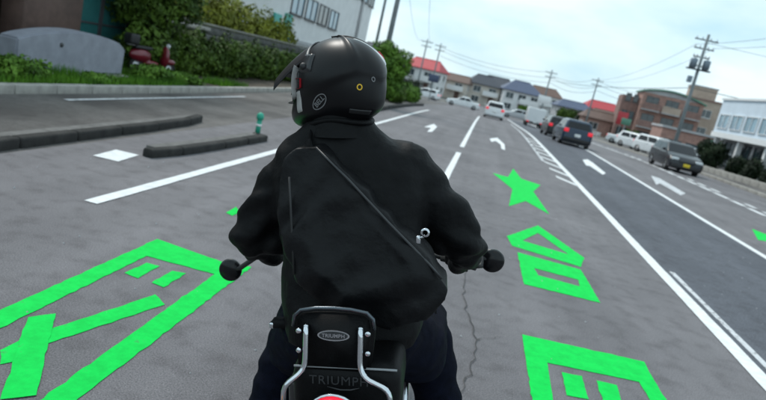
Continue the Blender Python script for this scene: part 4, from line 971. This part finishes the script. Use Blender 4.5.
# ------------------------------------------------------------------ rider
mat('skin', (0.45, 0.27, 0.19), 0.55, var=0.08)
mat('jacket', (0.0034, 0.0036, 0.0042), 0.62, var=0.35, scale=14, bump=0.45, bscale=16, spec=0.16)
mat('bag_cloth', (0.0048, 0.0050, 0.0058), 0.5, var=0.35, scale=18, bump=0.35, bscale=18, spec=0.19)
mat('jeans', (0.0035, 0.0045, 0.011), 0.9, var=0.35, scale=30, bump=0.3, bscale=260, spec=0.1)
mat('glove', (0.012, 0.012, 0.012), 0.6, var=0.3, bump=0.2)
mat('boot', (0.012, 0.010, 0.009), 0.5, var=0.3)
mat('helmet_matte', (0.0045, 0.0045, 0.0055), 0.36, var=0.15, scale=20, spec=0.25)
mat('helmet_gloss', (0.020, 0.021, 0.023), 0.30, var=0.1, spec=0.5)
mat('decal_grey', (0.15, 0.15, 0.155), 0.5, var=0.1)
mat('stripe_white', (0.62, 0.63, 0.63), 0.5, var=0.1)
mat('decal_yellow', (0.70, 0.42, 0.02), 0.5, var=0.05)
mat('decal_red', (0.38, 0.015, 0.025), 0.4, var=0.1)
mat('goggle_frame', (0.34, 0.33, 0.32), 0.5, var=0.1)
YP = 2.05
person = bike_root('person', YP, 'rider in black jacket and helmet on the motorcycle, seen from behind, head turned left', 'person')
rootinv = lambda mb: sh(mb, -YP)
def chain(mb, pts, rs, n=14):
    """tapered limb: dense spheres along a path"""
    P_ = [Vector(p) for p in pts]
    for i in range(len(P_) - 1):
        ln = (P_[i + 1] - P_[i]).length; k = max(2, int(ln / (min(rs[i], rs[i + 1]) * .35)))
        for j in range(k + 1):
            t = j / k; mb.ellip(P_[i].lerp(P_[i + 1], t), (rs[i] * (1 - t) + rs[i + 1] * t,) * 3, n, 8)
def loft(mb, secs, n=28, e=2.4):
    vs = []; fs = []
    for (cx, cy, cz, rx, ry) in secs:
        for k in range(n):
            a = 2 * pi * k / n; c, s = math.cos(a), math.sin(a); f_ = (abs(c) ** e + abs(s) ** e) ** (-1 / e)
            vs.append((cx + rx * c * f_, cy + ry * s * f_, cz))
    for i in range(len(secs) - 1):
        for k in range(n): fs.append((i * n + k, i * n + (k + 1) % n, (i + 1) * n + (k + 1) % n, (i + 1) * n + k))
    fs += [tuple(range(n)), tuple(range((len(secs)) * n - 1, (len(secs) - 1) * n - 1, -1))]
    mb.add(vs, fs, True)
HC = Vector((-.055, 2.105, 1.678))                       # helmet centre
# body (one continuous mesh, mostly under the clothes)
b = MB()
loft(b, [(0, 2.03, .84, .15, .12), (0, 2.02, .95, .17, .125), (0, 2.04, 1.10, .15, .105), (0, 2.07, 1.25, .17, .11), (-.01, 2.10, 1.38, .19, .11), (-.015, 2.11, 1.45, .13, .08)])
chain(b, [(-.02, 2.11, 1.43), (-.045, 2.11, 1.58)], [.058, .055])
hy = R(60); hf = Vector((-math.sin(hy), math.cos(hy), 0)); hr = Vector((math.cos(hy), math.sin(hy), 0))
HRot = Matrix((hr, hf, Vector((0, 0, 1)))).transposed() @ Matrix.Rotation(R(-4), 3, 'X')
def hp(x, y, z): return HC + HRot @ Vector((x, y, z))
b.ellip(hp(0, 0, .005), (.076, .095, .112), rot=HRot); b.ellip(hp(0, .045, -.06), (.055, .05, .055), rot=HRot); b.ellip(hp(0, .098, -.012), (.014, .02, .026), rot=HRot)
for s in (-1, 1): b.ellip(hp(s * .077, -.005, -.005), (.01, .02, .032), rot=HRot); b.ellip(hp(s * .03, .085, .018), (.018, .012, .010), rot=HRot)
b.ellip(hp(0, .088, -.052), (.024, .012, .010), rot=HRot)
ELB = {-1: (-.384, 2.13, 1.135), 1: (.372, 2.13, 1.170)}; SHO = {-1: (-.195, 2.11, 1.40), 1: (.175, 2.11, 1.41)}; WRI = {-1: (-.385, 2.385, 1.01), 1: (.385, 2.385, 1.01)}
KNE = {-1: (-.265, 2.47, .71), 1: (.235, 2.47, .71)}; HIP = {-1: (-.10, 2.04, .84), 1: (.11, 2.04, .84)}; ANK = {-1: (-.385, 2.33, .36), 1: (.325, 2.33, .36)}
for s in (-1, 1):
    chain(b, [SHO[s], ELB[s], WRI[s], (s * .382, 2.455, .985)], [.058, .042, .030, .034], 12)
    chain(b, [HIP[s], (s * .205, 2.18, .72), KNE[s], ANK[s], (ANK[s][0] + s * .01, 2.46, .335)], [.080, .075, .062, .042, .038], 12)
link('body', remesh(rootinv(b), .014, 3), 'skin', person)
# jacket
b = MB()
loft(b, [(.01, 2.00, .82, .228, .155), (.01, 2.00, .88, .238, .165), (.008, 2.01, .96, .240, .160), (.0, 2.03, 1.08, .238, .150), (-.01, 2.055, 1.20, .250, .148), (-.015, 2.08, 1.32, .268, .150), (-.02, 2.095, 1.40, .268, .138), (-.03, 2.105, 1.455, .245, .125), (-.055, 2.11, 1.50, .182, .110), (-.052, 2.11, 1.54, .132, .10), (-.05, 2.11, 1.575, .105, .09)], 36, 2.6)
for s in (-1, 1):
    sx, sy, sz = SHO[s]
    chain(b, [(sx * .8, sy, sz + .005), (sx, sy, sz - .005), (s * (.300 if s < 0 else .285), 2.115, 1.275), ELB[s], (s * .392, 2.20, 1.11), WRI[s]], [.090, .098, .086, .080, .080, .058], 16)
    b.ellip((s * .31, 2.17, ELB[s][2] - .005), (.090, .09, .082))
def wr_j(p):
    q = Vector((p.x * 5, p.y * 5, p.z * 4)); v = .010 * noise.noise(q) + .006 * noise.noise(q * 2.7 + Vector((3, 1, 0)))
    arm = max(0.0, abs(p.x) - .25)
    v += .010 * math.sin(p.z * 62 + p.x * 30 * (1 if p.x > 0 else -1) + 3 * noise.noise(p * 7)) * min(1, arm * 9) * .8
    v -= .010 * abs(noise.noise(Vector((p.x * 8, p.y * 6, p.z * 11)))) * (1 if abs(p.x) > .2 else .4)
    v += .005 * math.sin((p.z * 38 - abs(p.x) * 26) + 4 * noise.noise(p * 4)) * max(0, 1 - abs(p.z - 1.02) * 3)
    return v
jk = link('jacket', remesh(rootinv(b), .0095, 4, wr_j), 'jacket', person)
# collar, back seam, side buckle, cuff trims
b = MB(); b.lathe([(1.51, .125), (1.54, .112), (1.60, .104), (1.606, .098), (1.60, .092), (1.52, .09)], 32, (-.05, 2.108, 0), 'z'); rootinv(b).build('collar', 'jacket', jk)
b = MB(); b.rbox((-.236, 1.965, .876), (.06, .05, .032), .012, 2); tab = rootinv(b).build('side_tab', 'jacket', jk)
b = MB(); b.rbox((-.262, 1.955, .872), (.018, .03, .022), .005, 2); rootinv(b).build('side_adjuster', 'chrome', jk)
b = MB(); b.tube([(-.125, 2.02, 1.475), (-.205, 2.005, 1.43), (-.23, 2.0, 1.33)], .004, 6); rootinv(b).build('seam', 'bag_cloth', jk)
# trousers
b = MB()
loft(b, [(.01, 2.03, .74, .20, .15), (.01, 2.02, .83, .238, .16), (.01, 2.02, .92, .225, .15)])
for s in (-1, 1): chain(b, [(s * .12, 2.03, .83), (s * .215, 2.18, .71), KNE[s], ((KNE[s][0] * .45 + ANK[s][0] * .55), 2.38, .54), ANK[s]], [.13, .13, .11, .105, .095], 16)
def wr_t(p): return .006 * noise.noise(p * 9) + .004 * math.sin(p.z * 70 + 5 * noise.noise(p * 6))
link('trousers', remesh(rootinv(b), .012, 4, wr_t), 'jeans', person)
for s in (-1, 1):
    b = MB(); ax0 = ANK[s][0]; chain(b, [(ax0, 2.33, .40), (ax0, 2.34, .345), (ax0, 2.44, .325), (ax0 + s * .01, 2.58, .32)], [.062, .056, .048, .042]); link('boot', remesh(rootinv(b), .012, 3), 'boot', person)
    # glove: palm, four curled fingers and a thumb round the grip
    b = MB(); gx = s * .38; ax = Vector((s * .14, -.06, -.017)).normalized()       # grip direction
    gc = Vector((gx, 2.487, .964)); chain(b, [WRI[s], gc + Vector((0, -.045, .035))], [.036, .038], 12)
    b.ellip(gc + Vector((0, -.025, .034)), (.046, .045, .024))
    for k in range(4):
        o_ = gc + ax * (-.036 + .024 * k); ln = (.9, 1.0, .96, .8)[k] if s > 0 else (.9, 1.0, .96, .8)[k]
        chain(b, [o_ + Vector((0, .008, .032)), o_ + Vector((0, .042 * ln, .020)), o_ + Vector((0, .040 * ln, -.016)), o_ + Vector((0, .008, -.030))], [.0115, .011, .0105, .009], 10)
    t0 = gc - ax * .05; chain(b, [t0 + Vector((0, -.03, .02)), t0 + Vector((0, -.012, -.012)), t0 + ax * .03 + Vector((0, .014, -.028))], [.014, .012, .010], 10)
    link('glove', remesh(rootinv(b), .0055, 2), 'glove', person)

# helmet: off road shell with chin bar, eyeport and peak; helmet frame has +y forward
def hrad(az, el):
    d = Vector((-math.sin(az) * math.cos(el), math.cos(az) * math.cos(el), math.sin(el)))   # az>0 turns left
    ax_, ay_, az_ = .128, .168 if d.y < 0 else .150, .146
    r = 1 / math.sqrt((d.x / ax_) ** 2 + (d.y / ay_) ** 2 + (d.z / az_) ** 2)
    a = abs(math.atan2(math.sin(az), math.cos(az)))
    r += .062 * math.exp(-(a / R(42)) ** 2) * math.exp(-((el + R(33)) / R(17)) ** 2)          # chin bar
    r += .012 * math.exp(-((a - R(70)) / R(30)) ** 2) * math.exp(-((el + R(38)) / R(16)) ** 2)  # cheeks
    r += .010 * math.exp(-((a - R(180)) / R(50)) ** 2) * math.exp(-((el + R(30)) / R(14)) ** 2)  # rear lip
    cr = R(-14) + R(24) * math.exp(-((a - R(150)) / R(48)) ** 2)                                # crease line
    t = (el - cr) / R(2.2); r -= .009 * (1 / (1 + math.exp(max(-30, min(30, t))))) * (1 / (1 + math.exp(-(a - R(62)) / R(6))))
    rg_ = abs(az) if az >= 0 else 9
    r += .007 * math.exp(-((a - R(150)) / R(6)) ** 2) * (1 if el > R(12) else 0) * math.sin(min(1, max(0, (el - R(12)) / R(20))) * pi / 2)  # top ridge
    return d, r * 1.07
def hpt(az, el, off=0.0): d, r = hrad(az, el); return HC + HRot @ (d * (r + off))
helmet = empty('helmet'); helmet.parent = person
NA, NE = 120, 64; e0, e1 = R(-56), R(90); vs = []; fs = []
for i in range(NE + 1):
    el = e0 + (e1 - e0) * i / NE
    for k in range(NA): vs.append(hpt(-pi + 2 * pi * k / NA, el))
for i in range(NE):
    for k in range(NA):
        az = -pi + 2 * pi * (k + .5) / NA; el = e0 + (e1 - e0) * (i + .5) / NE
        top = R(27) - R(4) * (abs(az) / R(55)) ** 2; bot = R(-17) + R(9) * (abs(az) / R(55)) ** 3
        if abs(az) < R(56) and bot < el < top: continue
        fs.append((i * NA + k, i * NA + (k + 1) % NA, (i + 1) * NA + (k + 1) % NA, (i + 1) * NA + k))
b = MB(); b.add(vs, fs, True); shell = rootinv(b).build('shell', 'helmet_matte', helmet)
md = shell.modifiers.new('thickness', 'SOLIDIFY'); md.thickness = .022; md.offset = -1
def hpatch(name, a0, a1, el0, el1, off, m, par, na=16, ne=10, wfun=None):
    vs = []; fs = []
    for i in range(ne + 1):
        for k in range(na + 1):
            u, v = k / na, i / ne; az = a0 + (a1 - a0) * u; el = el0 + (el1 - el0) * v
            if wfun: az, el = wfun(u, v)
            edge = 0.0 if (i in (0, ne) or k in (0, na)) else 1.0
            vs.append(hpt(az, el, off * (edge if edge else -.6)))
    for i in range(ne):
        for k in range(na): fs.append((i * (na + 1) + k, i * (na + 1) + k + 1, (i + 1) * (na + 1) + k + 1, (i + 1) * (na + 1) + k))
    b = MB(); b.add(vs, fs, True); return rootinv(b).build(name, m, par)
# eyeport gasket and goggles
b = MB(); ring = []
for k in range(60):
    t = 2 * pi * k / 60; az = R(55) * math.copysign(abs(math.cos(t)) ** .6, math.cos(t)); el = R(5) + R(21) * math.copysign(abs(math.sin(t)) ** .8, math.sin(t)); ring.append(hpt(az, el, -.004))
b.tube(ring + [ring[0]], .0075, 8, False); rootinv(b).build('gasket', 'trim_black', helmet)
gl = hpatch('goggle_lens', R(-44), R(44), R(-9), R(20), -.024, 'car_glass', helmet)
gf = hpatch('goggle_frame', R(-53), R(53), R(-16), R(25), -.034, 'goggle_frame', helmet)
hpatch('goggle_strap', R(46), R(66), R(-3), R(10), -.012, 'decal_red', helmet)
hpatch('face_seal', R(50), R(61), R(-32), R(-5), .0035, 'goggle_frame', helmet, 8, 12)
# peak: a curved plate over the brow
vs = []; fs = []; nu, nv = 16, 10
for side in (0, 1):
    for i in range(nv + 1):
        v = i / nv
        for k in range(nu + 1):
            u = 2 * k / nu - 1; wv = .120 - .026 * v; yb = .075 + .185 * v - .050 * u * u * (1 - v * .2); zb = .142 - .058 * v - .034 * v * v - (.040 + .012 * v) * u * u - (0.006 if side else 0) + .008 * math.cos(u * pi) * (1 - v)
            vs.append(hp(u * wv, yb, zb))
st_ = (nu + 1) * (nv + 1)
for i in range(nv):
    for k in range(nu):
        a = i * (nu + 1) + k; q = (a, a + 1, a + nu + 2, a + nu + 1); fs.append(q); fs.append(tuple(x + st_ for x in reversed(q)))
for i in range(nv):
    for k in (0, nu): a = i * (nu + 1) + k; fs.append((a, a + nu + 1, a + nu + 1 + st_, a + st_))
for k in range(nu):
    for i in (0, nv): a = i * (nu + 1) + k; fs.append((a, a + 1, a + 1 + st_, a + st_))
b = MB(); b.add(vs, fs, True); rootinv(b).build('peak', 'helmet_gloss', helmet)
for s in (-1, 1):
    hpatch('peak_pivot', s * R(60), s * R(86), R(16), R(44), .009, 'helmet_gloss', helmet, 10, 8)
    b = MB(); c_ = hpt(s * R(73), R(24), .010); b.ellip(c_, (.012, .012, .012)); rootinv(b).build('peak_screw', 'trim_black', helmet)
# decals, vents and a pale band on the shell
def on_shell(me, az0, el0, ang, off):
    ca, sa = math.cos(ang), math.sin(ang)
    for v in me.vertices:
        u, w_ = v.co.x, v.co.y; u, w_ = u * ca - w_ * sa, u * sa + w_ * ca
        el = el0 + w_ / .15; az = az0 + u / (.15 * math.cos(el))
        p = hpt(az, el, off + v.co.z); v.co = p - Vector((0, YP, 0))
    return me
def oval_ring(rx, ry, wd, n=40):
    vs = []; fs = []
    for k in range(n):
        t = 2 * pi * k / n; vs += [(rx * math.cos(t), ry * math.sin(t), 0), ((rx - wd) * math.cos(t), (ry - wd) * math.sin(t), 0)]
    for k in range(n): a, b_ = 2 * k, 2 * ((k + 1) % n); fs.append((a, b_, b_ + 1, a + 1))
    me = bpy.data.meshes.new('ring'); me.from_pydata(vs, [], fs); me.update(); return me
LZ, LE, LA = R(96), R(-23), R(38)
link('logo_ring', on_shell(oval_ring(.036, .0215, .0038), LZ, LE, LA, .0022), 'decal_grey', helmet)
tm = text_mesh('BELL', .0245, 0, 0, 1.0, .0006); link('logo_lettering', on_shell(tm, LZ, LE, LA, .0024), 'decal_grey', helmet)
link('yellow_mark', on_shell(oval_ring(.0085, .0095, .0035), R(152), R(-5), 0, .0022), 'decal_yellow', helmet)
link('grey_mark', on_shell(oval_ring(.006, .0075, .003), R(168), R(3), .5, .0022), 'decal_grey', helmet)
hpatch('pale_stripe', R(176), R(200), R(14), R(62), .0022, 'stripe_white', helmet, 10, 14, lambda u, v: (R(203 - 22 * v) + R(11 * (1 - v * .5)) * u, R(18 + 50 * v)))  # pale band laid just proud of the shell, down its back right
hpatch('red_vent', R(207), R(222), R(26), R(38), .004, 'decal_red', helmet)
hpatch('rear_vent', R(140), R(172), R(-38), R(-31), .003, 'trim_black', helmet)
b = MB(); b.tube([hpt(R(40 + 5 * k), R(-47), .0) - Vector((0, 0, .012)) for k in range(56)], .010, 8, True); rootinv(b).build('neck_roll', 'jacket', helmet)

# sling bag worn across the back
YS = 2.0
bag = bike_root('sling_bag', YS, 'large black sling bag worn diagonally across the rider back', 'bag')
poly = [(-.160, 1.490), (-.092, 1.497), (.02, 1.40), (.15, 1.275), (.27, 1.165), (.318, 1.105), (.333, 1.07), (.322, 1.03), (.27, .968), (.15, .93), (-.02, .96), (-.15, 1.08), (-.212, 1.22), (-.222, 1.36), (-.205, 1.45)]
def back_y(z): return 1.852 + .02 * (z - .9) + .17 * max(0, z - 1.12) ** 1.2
b = MB(); n = len(poly); vs = [(x, back_y(z) - (.045 if z < 1.2 else .02), z) for x, z in poly] + [(x, back_y(z) + .10, z) for x, z in poly]
cx_, cz_ = sum(p[0] for p in poly) / n, sum(p[1] for p in poly) / n
vs2 = [(cx_ + (x - cx_) * .62, back_y(z) - (.075 if z < 1.25 else .05), cz_ + (z - cz_) * .62) for x, z in poly]
b.add(vs + vs2, [tuple(range(n, 2 * n)), tuple(range(2 * n, 3 * n))] + [(i, (i + 1) % n, n + (i + 1) % n, n + i) for i in range(n)] + [(i, (i + 1) % n, 2 * n + (i + 1) % n, 2 * n + i) for i in range(n)])
def wr_b(p): 
    q = Vector((p.x * 4 + p.z * 3, p.y * 4, p.z * 4 - p.x * 3)); d_ = (p.x * .69 - (p.z - 1.2) * .72)
    return .008 * noise.noise(q) - .007 * abs(noise.noise(q * 2.2)) + .005 * math.sin(d_ * 48 + 4 * noise.noise(p * 5)) - .006 * abs(noise.noise(Vector((d_ * 9, p.y * 3, (p.x + p.z) * 2.5))))
bb_ = link('pouch', remesh(sh(b, -YS), .0095, 3, wr_b), 'bag_cloth', bag)
ed = [(-.088, 1.495), (.02, 1.398), (.15, 1.272), (.27, 1.160), (.312, 1.115)]
b = MB(); b.tube([(x - .006, back_y(z) - (.052 if z < 1.2 else .030 + .02 * (1.5 - z) / .3), z - .006) for x, z in ed], .0045, 8); sh(b, -YS).build('seam_piping', 'helmet_gloss', bb_)
b = MB(); b.tube([(-.17 + .02 * t, back_y(1.40 - .22 * t) - .05, 1.40 - .3 * t) for t in (0, .33, .66, 1)], .004, 6); sh(b, -YS).build('zip', 'trim_black', bb_)
def ribbon(pts, wd, th, m, name, par):
    b = MB(); vs = []; fs = []; P_ = [Vector(p) for p in pts]
    for i, p in enumerate(P_):
        t = (P_[min(i + 1, len(P_) - 1)] - P_[max(i - 1, 0)]).normalized(); nrm = (p - Vector((-.01, 2.09, p.z - .05))).normalized(); s_ = t.cross(nrm).normalized(); nrm = s_.cross(t)
        for su, sn in ((-1, -1), (1, -1), (1, 1), (-1, 1)): vs.append(p + s_ * su * wd / 2 + nrm * sn * th / 2)
    for i in range(len(P_) - 1):
        for k in range(4): fs.append((i * 4 + k, i * 4 + (k + 1) % 4, i * 4 + 4 + (k + 1) % 4, i * 4 + 4 + k))
    fs += [(3, 2, 1, 0), tuple(len(vs) - 4 + k for k in range(4))]; b.add(vs, fs); return sh(b, -YS).build(name, m, par)
ribbon([(-.13, 1.955, 1.45), (-.145, 1.985, 1.49), (-.150, 2.05, 1.520), (-.148, 2.13, 1.522), (-.13, 2.20, 1.48), (-.07, 2.245, 1.36), (.05, 2.24, 1.20), (.18, 2.20, 1.06), (.262, 2.10, .985), (.285, 1.99, .97), (.29, 1.90, .985)], .05, .006, 'bag_cloth', 'strap', bag)
b = MB(); b.lathe([(-.004, .008), (-.004, .014), (.004, .014), (.004, .008), (-.004, .008)], 16, (.252, 1.80, 1.252), 'y'); sh(b, -YS)
kn = b.build('ring', 'chrome', bag)
b = MB(); b.rbox((.232, 1.805, 1.228), (.014, .01, .026), .004, 2); b.tube([(.232, 1.805, 1.23), (.252, 1.80, 1.243)], .004, 6); sh(b, -YS).build('clip', 'chrome', bag)
